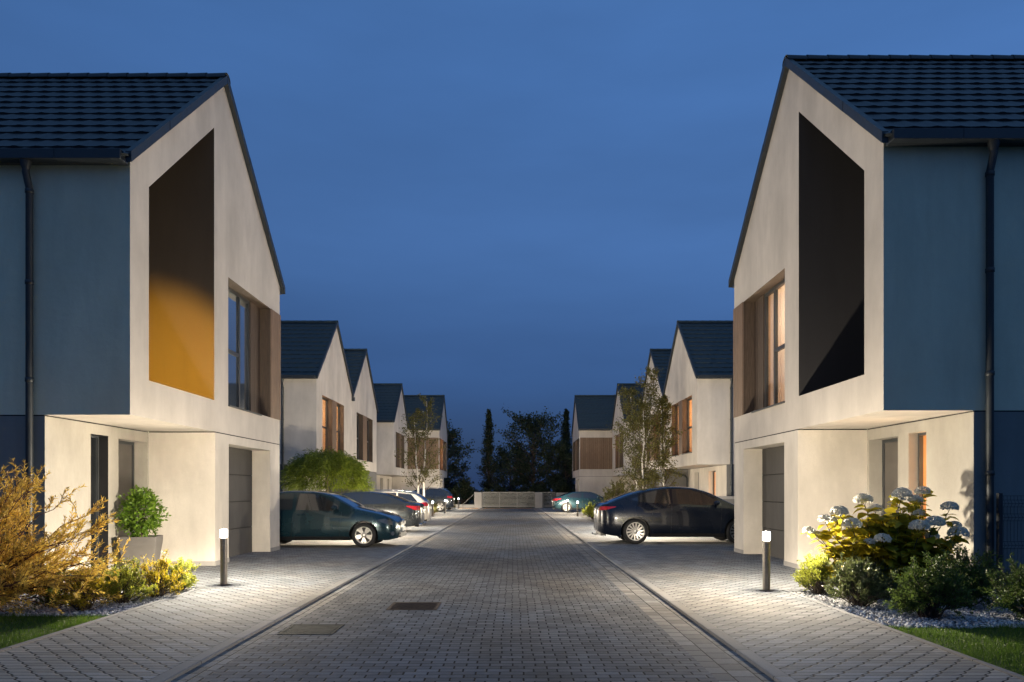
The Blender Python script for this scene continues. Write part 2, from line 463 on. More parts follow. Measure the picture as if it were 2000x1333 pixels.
KL, KR = -2.74, 2.09            # kerb faces
PL, PR = -4.75, 4.03            # outer edges of the side paving near the camera
sheet('ground', -700, 700, -300, 1400, -0.060, M['terrain'])
sheet('road', KL + 0.21, KR - 0.45, -6, 63.2, -0.025, M['road'])
sheet('gutter_strip', KL, KL + 0.21, -6, 63.2, -0.025, M['gutter_sett'])
sheet('gutter_strip', KR - 0.45, KR, -6, 63.2, -0.025, M['gutter_sett'])
for a, b_ in ((KL - 0.14, KL), (KR, KR + 0.14)):
    k = MB(); k.box(a, b_, -6, 63.2, -0.30, 0.004)
    tag(k.build('kerb', M['kerb'], bevel=0.012), kind='structure')
sheet('pavement', PL, KL - 0.14, -6, 11.38, 0.0, M['walk'])
sheet('pavement', -16, KL - 0.14, 11.38, 63.2, 0.0, M['walk'])
sheet('pavement', KR + 0.14, PR, -6, 11.12, 0.0, M['walk_right'])
sheet('pavement', KR + 0.14, 16, 11.12, 63.2, 0.0, M['walk_right'])
sheet('orange_paving', -4.6, KL - 0.16, 60.4, 62.2, 0.005, M['orange_pave'])
sheet('orange_paving', KL + 0.25, KR - 0.5, 61.6, 63.0, -0.019, M['orange_pave'])
# edging stones of the beds
e = MB(); e.box(PL - 0.07, PL, -6, 11.38, -0.2, 0.012); e.box(-16, PL - 0.07, 11.31, 11.38, -0.2, 0.012)
tag(e.build('edging', M['kerb'], bevel=0.008), kind='structure')
e = MB(); e.box(PR, PR + 0.07, -6, 10.98, -0.2, 0.012); e.box(PR + 0.07, 5.2, 10.91, 10.98, -0.2, 0.012)
tag(e.build('edging', M['kerb'], bevel=0.008), kind='structure')
sheet('lawn', -30, PL - 0.07, -6, 8.90, -0.02, M['lawn_base'])
sheet('lawn', PR + 0.07, 30, -6, 8.15, -0.02, M['lawn_base'])
sheet('gravel_bed', -16, PL - 0.07, 8.90, 11.31, -0.028, M['gravel_base'])
sheet('gravel_bed', PR + 0.07, 16, 8.15, 10.91, -0.028, M['gravel_base'])

def grass(name, x0, x1, y0, y1, n, label):
    x = rng.uniform(x0, x1, n); y = rng.uniform(y0, y1, n)
    # uneven growth, thinning at the edges
    h = rng.uniform(0.022, 0.055, n) * (0.75 + 0.45 * np.sin(x * 3.1 + 1.3 * np.sin(y * 2.3)) * np.cos(y * 2.7))
    a = rng.uniform(0, 2 * math.pi, n); lean = rng.normal(0, 0.35, (n, 2)) * h[:, None]
    w = rng.uniform(0.0018, 0.004, n)
    dx, dy = np.cos(a) * w, np.sin(a) * w
    z0 = np.full(n, -0.021)
    V = np.stack([np.stack([x - dx, y - dy, z0], 1), np.stack([x + dx, y + dy, z0], 1), np.stack([x + lean[:, 0], y + lean[:, 1], z0 + h + 0.01], 1)], 1).reshape(-1, 3)
    me = bpy.data.meshes.new(name)
    me.from_pydata(V.tolist(), [], np.arange(3 * n).reshape(-1, 3).tolist())
    me.materials.append(M['grass'])
    o = link(bpy.data.objects.new(name, me))
    return tag(o, label, 'grass', kind='stuff')
grass('grass', -8.2, PL - 0.06, 4.6, 8.93, 60000, 'short green lawn grass at the left edge of the paving')
grass('grass', PR + 0.06, 8.0, 4.6, 8.18, 60000, 'short green lawn grass at the right edge of the paving')

def gravel(name, x0, x1, y0, y1, n, label):
    ico = [(0, 0, 1), (0.9, 0, 0.1), (0.2, 0.85, 0), (-0.8, 0.4, 0.1), (-0.6, -0.7, 0), (0.4, -0.8, 0.1), (0, 0, -0.8)]
    fc = [(0, 1, 2), (0, 2, 3), (0, 3, 4), (0, 4, 5), (0, 5, 1), (6, 2, 1), (6, 3, 2), (6, 4, 3), (6, 5, 4), (6, 1, 5)]
    base = np.array(ico)
    V = []; F = []
    for i in range(n):
        s = random.uniform(0.010, 0.024)
        P = base * np.array([s * random.uniform(0.8, 1.4), s, s * random.uniform(0.5, 0.9)]) * rng.uniform(0.8, 1.2, (7, 1))
        rot = np.array(Matrix.Rotation(random.uniform(0, 6.28), 3, 'Z') @ Matrix.Rotation(random.uniform(-0.6, 0.6), 3, 'X'))
        P = P @ rot.T + np.array([random.uniform(x0, x1), random.uniform(y0, y1), -0.022 + s * 0.4 + random.uniform(0, 0.012)])
        b = 7 * i
        V.extend(P.tolist()); F.extend([(a + b, c + b, d + b) for a, c, d in fc])
    me = bpy.data.meshes.new(name); me.from_pydata(V, [], F); 
    n_ = N('gravel_' + str(int(x0)))
    g = n_.new('ShaderNodeNewGeometry')
    cr = n_.new('ShaderNodeValToRGB'); n_.l.new(g.outputs['Random Per Island'], cr.inputs[0])
    cr.color_ramp.elements[0].color = (0.16, 0.16, 0.17, 1); cr.color_ramp.elements[1].color = (0.62, 0.62, 0.64, 1)
    n_.bsdf(cr.outputs[0], 0.8)
    me.materials.append(n_.mat)
    return tag(link(bpy.data.objects.new(name, me)), label, 'gravel', kind='stuff')
gravel('gravel', -7.2, PL - 0.08, 8.86, 11.28, 9000, 'pale crushed stone gravel between the yellow shrubs and lawn')
gravel('gravel', PR + 0.08, 7.6, 8.1, 10.85, 10000, 'pale crushed stone gravel under the green shrubs and hydrangea')

# covers in the road
def cover(name, x0, x1, y0, y1, mat, label, ribs):
    t = empty(name, ((x0 + x1) / 2, (y0 + y1) / 2, -0.024))
    tag(t, label, 'manhole cover')
    hw, hd = (x1 - x0) / 2, (y1 - y0) / 2
    f = MB()
    for a in ((-hw, hw, -hd, -hd + 0.035), (-hw, hw, hd - 0.035, hd), (-hw, -hw + 0.035, -hd + 0.035, hd - 0.035), (hw - 0.035, hw, -hd + 0.035, hd - 0.035)):
        f.box(*a, -0.03, 0.004)
    f.build('frame', mat, t)
    p = MB(); p.box(-hw + 0.038, hw - 0.038, -hd + 0.038, hd - 0.038, -0.03, 0.003)
    for i in range(ribs):
        y = -hd + 0.07 + i * (2 * hd - 0.14) / max(ribs - 1, 1)
        p.box(-hw + 0.05, hw - 0.05, y - 0.009, y + 0.009, 0.0032, 0.008)
    p.build('plate', mat, t)
cover('drain_cover', -1.63, -0.98, 9.38, 10.02, M['rust'], 'rusty brown iron cover with ribs set in the road', 9)
cover('manhole_cover', -2.50, -1.92, 7.78, 8.36, M['old_cover'], 'mossy olive worn cover in the road beside the kerb', 0)

# ------------------------------------------------------------------ houses
W, D = 7.3, 9.5
EZ, RZ = 6.70, 9.87
SL = (RZ - EZ) / (W / 2)
FZ = 2.67

def tile_slope(mb, side, u0, u1, v_eave, z_eave, v_ridge, z_ridge, courses, per_tile, tile_w=0.34):
    nt = int(round((u1 - u0) / tile_w)); nc = nt * per_tile + 1
    us = np.linspace(u0, u1, nc)
    L = math.hypot(v_ridge - v_eave, z_ridge - z_eave)
    dv, dz = (v_ridge - v_eave) / L, (z_ridge - z_eave) / L
    nv, nz = -dz * (1 if v_ridge > v_eave else -1), abs(dv)
    if v_ridge < v_eave: nv = abs(dz)
    p = L / courses
    for i in range(courses):
        ph = ((us - u0) / tile_w + 0.5 * (i % 2)) % 1.0
        roll = np.where(ph < 0.36, np.sin(ph / 0.36 * math.pi), 0.0) * 0.011 - np.where(ph >= 0.36, np.sin((ph - 0.36) / 0.64 * math.pi), 0) * 0.003
        jit = rng.normal(0, 0.0015, nt + 2)[np.minimum(((us - u0) / tile_w + 0.5 * (i % 2)).astype(int), nt + 1)]
        s0 = i * p - 0.035; s1 = (i + 1) * p
        rows = []
        for s, h in ((s0 + 0.004, 0.0), (s0, 0.036 + roll + jit), (s0 + 0.5 * p, 0.022 + roll * 0.9 + jit), (s1, 0.006 + roll * 0.8)):
            hh = h if hasattr(h, '__len__') else np.full(nc, h)
            rows.append([(side * u, v_eave + dv * s + nv * k, z_eave + dz * s + nz * k) for u, k in zip(us, hh)])
        mb.grid(rows[:2], 0, False)
        mb.grid(rows[1:], 0, True)

def light(name, kind, loc, energy, color, parent=None, radius=0.05, falloff=None):
    l = bpy.data.lights.new(name, kind); l.energy = energy; l.color = color
    if kind in ('POINT', 'SPOT'): l.shadow_soft_size = radius
    if falloff:
        l.use_nodes = True
        nt = l.node_tree
        em = next(x for x in nt.nodes if x.type == 'EMISSION')
        fo = nt.nodes.new('ShaderNodeLightFalloff'); fo.inputs['Strength'].default_value = 1.0
        ad = nt.nodes.new('ShaderNodeMath'); ad.operation = 'ADD'; ad.inputs[1].default_value = NEAR_K
        nt.links.new(fo.outputs[falloff], ad.inputs[0])
        # batwing optic: throws most light a few metres out over the paving
        gm = nt.nodes.new('ShaderNodeNewGeometry'); sx = nt.nodes.new('ShaderNodeSeparateXYZ'); nt.links.new(gm.outputs['Incoming'], sx.inputs[0])
        mr = nt.nodes.new('ShaderNodeMapRange'); mr.inputs['From Min'].default_value = -1.0; mr.inputs['From Max'].default_value = 1.0
        nt.links.new(sx.outputs['Z'], mr.inputs['Value'])
        cr = nt.nodes.new('ShaderNodeValToRGB'); nt.links.new(mr.outputs[0], cr.inputs[0])
        ce = cr.color_ramp.elements
        prof = [(-0.75, 0.75), (-0.55, 1.1), (-0.36, 1.9), (-0.24, 2.0), (-0.12, 1.2), (0.0, 1.08), (0.55, 1.05), (1.0, 0.6)]
        for q, (zz, pv) in enumerate(prof):
            el_ = ce[q] if q < 2 else ce.new((zz + 1) / 2)
            el_.position = (zz + 1) / 2; g = pv / 2.5; el_.color = (g, g, g, 1)
        mu = nt.nodes.new('ShaderNodeMath'); mu.operation = 'MULTIPLY'; nt.links.new(ad.outputs[0], mu.inputs[0]); nt.links.new(cr.outputs[0], mu.inputs[1])
        m2 = nt.nodes.new('ShaderNodeMath'); m2.operation = 'MULTIPLY'; nt.links.new(mu.outputs[0], m2.inputs[0]); m2.inputs[1].default_value = 2.5
        nt.links.new(m2.outputs[0], em.inputs['Strength'])
    o = bpy.data.objects.new(name, l); o.location = loc
    return link(o, parent)

def window(root, side, u, v0, v1, z0, z1, mull=(), trans=(), lit=0.0, fmat=None, curtains=(), lamp=(1.0, 0.52, 0.20), sill=True, pane=None, fw=0.065):
    fmat = fmat or M['frame']
    B = lambda mb, a, b, c, d, e_, f_: mb.box(side * a, side * b, c, d, e_, f_)
    f = MB(); w = fw
    B(f, u, u + 0.07, v0, v1, z0, z0 + w); B(f, u, u + 0.07, v0, v1, z1 - w, z1)
    B(f, u, u + 0.07, v0, v0 + w, z0 + w, z1 - w); B(f, u, u + 0.07, v1 - w, v1, z0 + w, z1 - w)
    xs = [v0 + w] + list(mull) + [v1 - w]
    for m in mull: B(f, u + 0.003, u + 0.067, m - 0.045, m + 0.045, z0 + w, z1 - w)
    for (a, b, z) in trans: B(f, u + 0.006, u + 0.064, a, b, z - 0.04, z + 0.04)
    fr = f.build('window', fmat, root)
    p = MB()
    p.quad((side * (u + 0.035), v0 + 0.03, z0 + 0.03), (side * (u + 0.035), v1 - 0.03, z0 + 0.03), (side * (u + 0.035), v1 - 0.03, z1 - 0.03), (side * (u + 0.035), v0 + 0.03, z1 - 0.03))
    p.build('pane', M['glass_clear'] if lit else (pane or M['glass_dark']), fr)
    if lit:
        r = MB(); a, b = u + 0.075, u + 1.9
        va, vb, za, zb = v0 + 0.01, v1 - 0.01, z0 + 0.005, z1 - 0.005
        Q = lambda *pts: r.quad(*[(side * x, y, z) for x, y, z in pts])
        Q((b, va, za), (b, vb, za), (b, vb, zb), (b, va, zb))
        Q((a, va, za), (b, va, za), (b, va, zb), (a, va, zb)); Q((a, vb, za), (b, vb, za), (b, vb, zb), (a, vb, zb))
        Q((a, va, za), (b, va, za), (b, vb, za), (a, vb, za)); Q((a, va, zb), (b, va, zb), (b, vb, zb), (a, vb, zb))
        r.build('room', M['room'], fr)
        for (c0, c1) in curtains:
            c = MB(); nn = max(12, int((c1 - c0) * 60)); rows = []
            for z in (zb - 0.02, (za + zb) / 2, za + 0.03):
                rows.append([(side * (a + 0.07 + 0.03 * math.sin(k / nn * (c1 - c0) * 70) + 0.008 * math.sin(k * 1.7)), c0 + (c1 - c0) * k / nn, z) for k in range(nn + 1)])
            c.grid(rows); c.build('curtain', M['curtain'], fr)
        light('room_lamp', 'POINT', (side * (u + 1.1), (v0 + v1) / 2, z1 - 0.7), lit, lamp, fr, 0.12)
    if sill:
        s = MB(); B(s, u - 0.30, u + 0.0, v0 - 0.0, v1 + 0.0, z0 - 0.030, z0 + 0.002)
        s.build('sill', M['trim'], fr)
    return fr

def cladding(root, side, plane, fixed, a0, a1, z0, z1, mat, t=0.022, bw=0.13, name='wood_cladding'):
    b = MB(); n = max(1, int(round((a1 - a0) / bw))); bw = (a1 - a0) / n
    for i in range(n):
        p, q = a0 + i * bw + 0.004, a0 + (i + 1) * bw - 0.004
        d = t + random.uniform(-0.002, 0.002)
        if plane == 'u': b.box(side * (fixed - d), side * (fixed + 0.004), p, q, z0, z1)
        else: b.box(side * p, side * q, fixed[0] - fixed[1] * d, fixed[0] + fixed[1] * 0.004, z0, z1)
    return b.build(name, mat, root)

def house(label, side, X0, Y0, kind, near=False, group='gabled terrace houses along the street', Wd=W, gutter_len=None, near_over=0.15, far_over=0.15, opt=None):
    opt = opt or {}
    root = empty('gabled_house', (side * X0, Y0, 0))
    tag(root, label, 'house', group)
    H = lambda u, v, z: (side * u, v, z)
    hv = Wd / 2; rz = EZ + SL * hv
    tilem = M['tile'] if near else M['tile_far']
    sidem = M['side_paint'] if near else M['plaster']
    plm = M['plinth'] if near else M['plinth_grey']
    if kind == 'C': plm = M['plaster']
    # ---- upper front wall
    holes = []; rev = []
    if kind == 'A':
        lg = [(0.59, 3.29), (3.21, 3.29), (3.21, 8.70), (0.59, 6.44)]
        holes = [lg, [(3.93, 3.28), (6.58, 3.28), (6.58, 5.94), (3.93, 5.94)]]
        rev = [(lg, 1.35, 1), (holes[1], 0.30, 2)]
    elif kind in ('B1', 'B2'):
        holes = [[(1.0, 3.28), (2.88, 3.28), (2.88, 5.94), (1.0, 5.94)], [(3.72, 3.28), (5.4, 3.28), (5.4, 5.94), (3.72, 5.94)]]
        if kind == 'B2': holes = [[(1.2, 3.28), (2.95, 3.28), (2.95, 5.94), (1.2, 5.94)], [(4.1, 3.28), (5.95, 3.28), (5.95, 5.94), (4.1, 5.94)]]
        rev = [(h, 0.27, 1) for h in holes]
    else:
        holes = [[(0.30, 3.28), (3.0, 3.28), (3.0, 5.94), (0.30, 5.94)], [(4.0, 3.28), (6.9, 3.28), (6.9, 5.94), (4.0, 5.94)]]
        rev = [(h, 0.30, 1) for h in holes]
    b = MB()
    b.holed([(0, FZ), (Wd, FZ), (Wd, EZ), (hv, rz), (0, EZ)], holes, lambda v, z: H(0, v, z), 0)
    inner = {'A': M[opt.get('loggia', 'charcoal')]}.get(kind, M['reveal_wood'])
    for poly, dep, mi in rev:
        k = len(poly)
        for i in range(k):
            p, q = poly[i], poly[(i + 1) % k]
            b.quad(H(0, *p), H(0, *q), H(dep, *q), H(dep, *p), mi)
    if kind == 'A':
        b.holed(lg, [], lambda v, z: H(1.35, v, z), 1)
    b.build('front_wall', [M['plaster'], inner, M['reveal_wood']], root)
    # ---- side, rear
    b = MB(); b.quad(H(0, 0, FZ), H(D, 0, FZ), H(D, 0, EZ), H(0, 0, EZ)); b.build('side_wall', sidem, root)
    b = MB(); b.quad(H(0, Wd, FZ), H(D, Wd, FZ), H(D, Wd, EZ), H(0, Wd, EZ)); b.build('side_wall', sidem, root)
    b = MB(); b.holed([(0, 0), (Wd, 0), (Wd, EZ), (hv, rz), (0, EZ)], [], lambda v, z: H(D, v, z)); b.build('rear_wall', M['plaster'], root)
    # ---- lower storey
    rec = {'A': (0, 3.25), 'B1': (0, Wd), 'B2': None, 'C': (4.05, Wd)}[kind]
    RD = 1.32; T = 2.65
    front_open, back_open = [], []
    if kind == 'A':
        front_open = [('garage', 3.96, 6.57, 0.0, 2.47, 0.44)]
        back_open = [('door', 2.13, 3.18, 0.0, 2.45, 0.25), ('side', 1.24, 1.78, 0.0, 2.47, 0.16)]
    elif kind == 'B1':
        back_open = [('entry', 1.80, 3.05, 0.0, 2.45, 0.2), ('slit', 5.0, 5.9, 0.0, 2.45, 0.2)]
    elif kind == 'B2':
        front_open = [('garage', 1.4, 4.5, 0.0, 2.45, 0.35)]
    else:
        front_open = [('garage', 0.45, 2.9, 0.0, 2.45, 0.35)]
        back_open = [('door', 5.0, 6.0, 0.0, 2.45, 0.2)]
    lw = MB(); jt = MB(); pw = MB()
    lowm = M['plaster_low'] if kind != 'B2' else M['plinth_grey']
    def rect(o): return [(o[1], o[3]), (o[2], o[3]), (o[2], o[4]), (o[1], o[4])]
    def plane(u, v0, v1, ops):
        # openings reach the floor: notch the outline instead of cutting holes
        outl = [(v0, T), (v0, -0.05)]
        for o in sorted(ops, key=lambda q: q[1]):
            outl += [(o[1], -0.05), (o[1], o[4]), (o[2], o[4]), (o[2], -0.05)]
        outl += [(v1, -0.05), (v1, T)]
        (pw if u > 0 else lw).holed(outl, [], lambda v, z: H(u, v, z))
        for o in ops:
            tw = pw if u > 0 else lw
            tw.quad(H(u, o[1], 0), H(u + o[5], o[1], 0), H(u + o[5], o[1], o[4]), H(u, o[1], o[4]))
            tw.quad(H(u, o[2], 0), H(u + o[5], o[2], 0), H(u + o[5], o[2], o[4]), H(u, o[2], o[4]))
            tw.quad(H(u, o[1], o[4]), H(u + o[5], o[1], o[4]), H(u + o[5], o[2], o[4]), H(u, o[2], o[4]))
        jt.quad(H(u + 0.012, v0, T - 0.01), H(u + 0.012, v1, T - 0.01), H(u + 0.012, v1, FZ + 0.01), H(u + 0.012, v0, FZ + 0.01))
    segs = [(0, Wd)] if rec is None else [s for s in ((0, rec[0]), (rec[1], Wd)) if s[1] - s[0] > 0.05]
    for s in segs: plane(0, s[0], s[1], [o for o in front_open if s[0] <= o[1] < s[1]])
    if rec:
        plane(RD, rec[0], rec[1], back_open)
        for v, o_ in ((rec[0], -1), (rec[1], 1)):
            if 0.05 < v < Wd - 0.05:
                lw.quad(H(0, v, -0.05), H(RD, v, -0.05), H(RD, v, T), H(0, v, T))
                jt.quad(H(0.005, v + 0.012 * o_, T - 0.01), H(RD, v + 0.012 * o_, T - 0.01), H(RD, v + 0.012 * o_, FZ + 0.01), H(0.005, v + 0.012 * o_, FZ + 0.01))
        so = MB(); so.quad(H(0, rec[0], FZ), H(RD + 0.02, rec[0], FZ), H(RD + 0.02, rec[1], FZ), H(0, rec[1], FZ)); so.build('soffit', M['plaster'], root)
    if lw.v: lw.build('ground_floor_wall', lowm, root)
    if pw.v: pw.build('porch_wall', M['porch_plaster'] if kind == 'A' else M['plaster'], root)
    pl = MB()
    us = RD if (rec and rec[0] < 0.05) else 0.0
    pl.quad(H(us, 0, -0.05), H(D, 0, -0.05), H(D, 0, T), H(us, 0, T))
    jt.quad(H(us, 0.012, T - 0.01), H(D, 0.012, T - 0.01), H(D, 0.012, FZ + 0.01), H(us, 0.012, FZ + 0.01))
    pl.build('plinth_wall', plm, root); pl = MB()
    us = RD if (rec and rec[1] > Wd - 0.05) else 0.0
    pl.quad(H(us, Wd, -0.05), H(D, Wd, -0.05), H(D, Wd, T), H(us, Wd, T))
    pl.build('plinth_wall', plm, root)
    jt.build('wall_joint', M['joint'], root)
    # base board round the garage block
    if kind == 'A':
        for q in ((-0.012, 0.0, 3.238, 3.96), (-0.012, 0.0, 6.57, 7.3), (0.0, 1.32, 3.238, 3.25)):
            bs = MB(); bs.box(side * q[0], side * q[1], q[2], q[3], 0, 0.09); bs.build('base_strip', M['concrete'], root)
    # ---- doors and windows below
    for (u0, ops) in ((0, front_open), (RD, back_open)):
        for (k, a, c, z0, z1, dep) in ops:
            u = u0 + dep
            if k == 'garage':
                g = MB(); n = 4; hgt = z1 / n
                for i in range(n):
                    g.box(side * u, side * (u + 0.05), a, c, i * hgt + (0.012 if i else 0.0), (i + 1) * hgt - 0.006)
                g.box(side * (u + 0.02), side * (u + 0.06), a, c, 0, z1, 1)
                g.build('garage_door', [M['garage'], M['joint']], root, bevel=0.004)
            elif k in ('door', 'entry'):
                d = MB(); d.box(side * (u + 0.02), side * (u + 0.07), a + 0.06, c - 0.06, 0.01, z1 - 0.06)
                fr = MB()
                fr.box(side * u, side * (u + 0.08), a, a + 0.06, 0, z1); fr.box(side * u, side * (u + 0.08), c - 0.06, c, 0, z1); fr.box(side * u, side * (u + 0.08), a + 0.06, c - 0.06, z1 - 0.06, z1)
                if k == 'entry' and opt.get('entry_lit'):
                    window(root, side, u, a, c, 0.0, z1, [(a + c) / 2], [], opt['entry_lit'], None, [], (1.0, 0.5, 0.2), False)
                    continue
                dd = d.build('door', M['door'], root)
                fr.build('frame', M['frame'], dd)
                hd = MB(); hd.tube([(side * (u - 0.03), a + 0.16, 0.85), (side * (u - 0.03), a + 0.16, 1.35)], 0.014, 8)
                hd.box(side * (u - 0.03), side * (u + 0.02), a + 0.15, a + 0.17, 0.90, 0.92); hd.box(side * (u - 0.03), side * (u + 0.02), a + 0.15, a + 0.17, 1.28, 1.30)
                hd.build('handle', M['steel'], dd)
            else:
                if k == 'side' and opt.get('side_dark'):
                    ln = MB()
                    ln.box(side * (u0 - 0.004), side * u, c - 0.004, c + 0.0, 0.0, z1 - 0.004); ln.box(side * (u0 - 0.004), side * u, a, a + 0.004, 0.0, z1 - 0.004); ln.box(side * (u0 - 0.004), side * u, a, c, z1 - 0.004, z1)
                    ln.build('jamb_shade', M['jamb_shade_black'], root)  # near-black skin over jambs and head, their shade put in as colour
                window(root, side, u, a, c, 0.0 if k == 'side' else 0.05, z1, [], [], opt.get('side_lit', 0.0) if k == 'side' else 0.0, None, [], (1.0, 0.60, 0.26), False, None, 0.04)
    # ---- upper windows and cladding
    lits = opt.get('lit', (0, 0))
    if kind == 'A':
        window(root, side, 0.27, 3.93, 5.92, 3.28, 5.94, [5.30], [(3.99, 5.26, 4.55)], lits[0], None,
               [(5.36, 5.90), (3.96, 5.20)], opt.get('lamp', (1.0, 0.80, 0.58)), True, M['glass_mirror'])
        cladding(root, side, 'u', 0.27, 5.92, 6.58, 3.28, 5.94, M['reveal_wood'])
        cladding(root, side, 'u', 0.0, 6.585, 7.322, 3.28, 5.94, M['wood'])
        cladding(root, side, 'v', (Wd, -1), 0.004, 1.3, 3.28, 5.94, M['wood'])
    elif kind in ('B1', 'B2'):
        for h, lt in zip(holes, lits):
            va, vb = h[0][0], h[1][0]
            window(root, side, 0.25, va, vb, 3.28, 5.94, [(va + vb) / 2], [(va + 0.06, vb - 0.06, 4.55)], lt, None,
                   [(vb - 0.75, vb - 0.3)] if lt else [], opt.get('lamp', (1.0, 0.52, 0.20)))
        cladding(root, side, 'u', 0.0, holes[0][1][0] + 0.01, holes[1][0][0] - 0.01, 3.28, 5.94, M['wood'])
    else:
        for h, lt in zip(holes, lits):
            va, vb = h[0][0], h[1][0]
            window(root, side, 0.28, va, vb, 3.28, 5.94, [(va + vb) / 2], [], lt, None, [], (1.0, 0.42, 0.08))
        cladding(root, side, 'u', 0.0, 3.01, 3.99, 3.28, 5.94, M['wood'])
        cladding(root, side, 'v', (0, 1), 0.05, 6.0, 3.28, 5.94, M['wood'], bw=0.17)
    # ---- roof
    rf = MB(); per = 8 if near else 5
    uo = -0.10
    zt = 0.05
    ve, ze = -near_over, EZ - near_over * SL + zt
    tile_slope(rf, side, uo + 0.03, D + 0.1, ve, ze, hv, rz + zt, 13, per)
    vf, zf = Wd + far_over, EZ - far_over * SL + zt
    tile_slope(rf, side, uo + 0.03, D + 0.1, vf, zf, hv, rz + zt, 13, 3)
    # decking under the tiles
    rf.quad(H(uo + 0.03, ve, ze - 0.008), H(D + 0.1, ve, ze - 0.008), H(D + 0.1, hv, rz + zt - 0.008), H(uo + 0.03, hv, rz + zt - 0.008), 0)
    rf.quad(H(uo + 0.03, vf, zf - 0.008), H(D + 0.1, vf, zf - 0.008), H(D + 0.1, hv, rz + zt - 0.008), H(uo + 0.03, hv, rz + zt - 0.008), 0)
    roof = rf.build('roof', tilem, root, recalc=False)
    rc = MB(); n = int((D + 0.2) / 0.4)
    for i in range(n):
        u = uo + i * 0.4
        rows = []
        for uu, k in ((u, 1.0), (u + 0.42, 0.9)):
            rows.append([H(uu, hv + 0.15 * k * math.cos(a), rz + zt - 0.03 + 0.125 * k * math.sin(a)) for a in np.linspace(-0.1, math.pi + 0.1, 9)])
        rc.grid(rows, 0, True)
    rc.build('ridge_cap', tilem, roof)
    for (va, za, s_) in ((ve, ze, 1), (vf, zf, -1)):
        vt = MB()
        d0, d1 = -0.10, 0.070
        for i in range(3):      # verge flashing in lengths
            f0, f1 = i / 3, (i + 1) / 3 - 0.002
            k = 0.003 * (i % 2)
            A = lambda f, u, dzz: H(u, va + (hv - va) * f, za + (rz + zt - za) * f + dzz)
            pts = [A(f0, uo - k, d0), A(f1, uo - k, d0), A(f1, uo - k, d1), A(f0, uo - k, d1), A(f0, uo + 0.095, d0), A(f1, uo + 0.095, d0), A(f1, uo + 0.095, d1), A(f0, uo + 0.095, d1)]
            vt.add(pts, [(0, 1, 2, 3), (4, 7, 6, 5), (0, 4, 5, 1), (3, 2, 6, 7), (0, 3, 7, 4), (1, 5, 6, 2)])
        vt.build('verge', M['trim'], roof)
    # ---- gutter, downpipe
    gl = gutter_len or D
    if near_over > 0.05:
        g = MB(); u = 0.02
        while u < gl - 0.05:
            e_ = min(u + 1.0, gl)
            g.box(side * u, side * (e_ - 0.004), -0.26, -0.10, 6.53, 6.68)
            u = e_
        g.box(side * 0.02, side * gl, -0.10, -0.004, 6.53, 6.60)
        g.build('gutter', M['trim'], root, bevel=0.006)
        g = MB(); g.box(side * 0.02, side * gl, Wd + 0.004, Wd + 0.24, 6.53, 6.68)
        if far_over > 0.05: g.build('gutter', M['trim'], root)
    else:
        g = MB(); g.box(side * -0.06, side * gl, -0.11, 0.11, 6.60, 6.74); g.build('gutter', M['trim'], root)
    if kind in ('A', 'B1', 'B2'):
        up = 1.51 if kind != 'B2' else -0.07
        d = MB(); r = 0.052
        if kind == 'B2':
            d.box(side * (up - 0.08), side * (up + 0.08), -0.10, 0.10, 6.42, 6.62)
            if opt.get('jog', True):
                d.tube([H(up, 0, 6.42), H(up, 0, 2.75), H(up + 0.05, -0.06, 2.60), H(0.25, -0.07, 2.52), H(1.15, -0.07, 2.30), H(1.25, -0.07, 2.15), H(1.25, -0.07, 0)], r, 10)
        else:
            d.lathe([(0.085, 6.53), (0.075, 6.47), (r, 6.40)], 14, 0, 'z', (side * up, -0.16, 0))
            d.tube([H(up, -0.16, 6.48), H(up, -0.16, 6.36), H(up, -0.075, 6.14), H(up, -0.075, 0.0)], r, 14)
            for z in (6.10, 4.7, 3.2, 1.75): d.lathe([(r + 0.001, z - 0.035), (r + 0.009, z - 0.03), (r + 0.009, z + 0.03), (r + 0.001, z + 0.035)], 14, 0, 'z', (side * up, -0.075, 0))
        d.build('downpipe', M['trim'], root)
    return root

hL1 = house('nearest left house, big gable with deep recess whose inside wall glows ochre', -1, 5.94, 11.42, 'A', True, opt=dict(loggia='ochre', lit=(0,), side_dark=True))
hR1 = house('nearest right house, big gable with deep black recess and lit upstairs window', 1, 5.42, 10.80, 'A', True, opt=dict(loggia='charcoal', lit=(70.0,), side_lit=110.0))
house('white gabled house behind the round weeping tree, second on the left', -1, 8.9, 33.3, 'B1', far_over=0.0, opt=dict(lit=(80, 80), lamp=(1.0, 0.64, 0.34)))
house('left white gabled house with dark upstairs windows adjoining the second house', -1, 8.9, 40.62, 'B2', near_over=0.0, opt=dict(lit=(0, 0), jog=False))
house('white gabled house behind the slender birch on the left', -1, 8.9, 54.7, 'B1', Wd=7.2, far_over=0.0, opt=dict(lit=(0, 0)))
house('last left house beside the gate, wood clad side and one orange lit window', -1, 6.25, 62.1, 'C', gutter_len=2.5, opt=dict(lit=(160, 0)))
house('white gabled house behind the black car, with orange lit windows upstairs', 1, 8.3, 33.3, 'B1', far_over=0.0, opt=dict(lit=(110, 110), entry_lit=70))
house('right white gabled house mostly hidden behind the birches, one window lit', 1, 8.3, 40.62, 'B2', near_over=0.0, opt=dict(lit=(150, 0)))
house('right white gabled house behind the birches next to the wood clad house', 1, 8.3, 54.7, 'B1', Wd=7.2, far_over=0.0, opt=dict(lit=(0, 60)))
house('last right house beside the gate, wide wood clad side and unlit windows', 1, 5.55, 62.1, 'C', gutter_len=2.6, opt=dict(lit=(0, 0)))

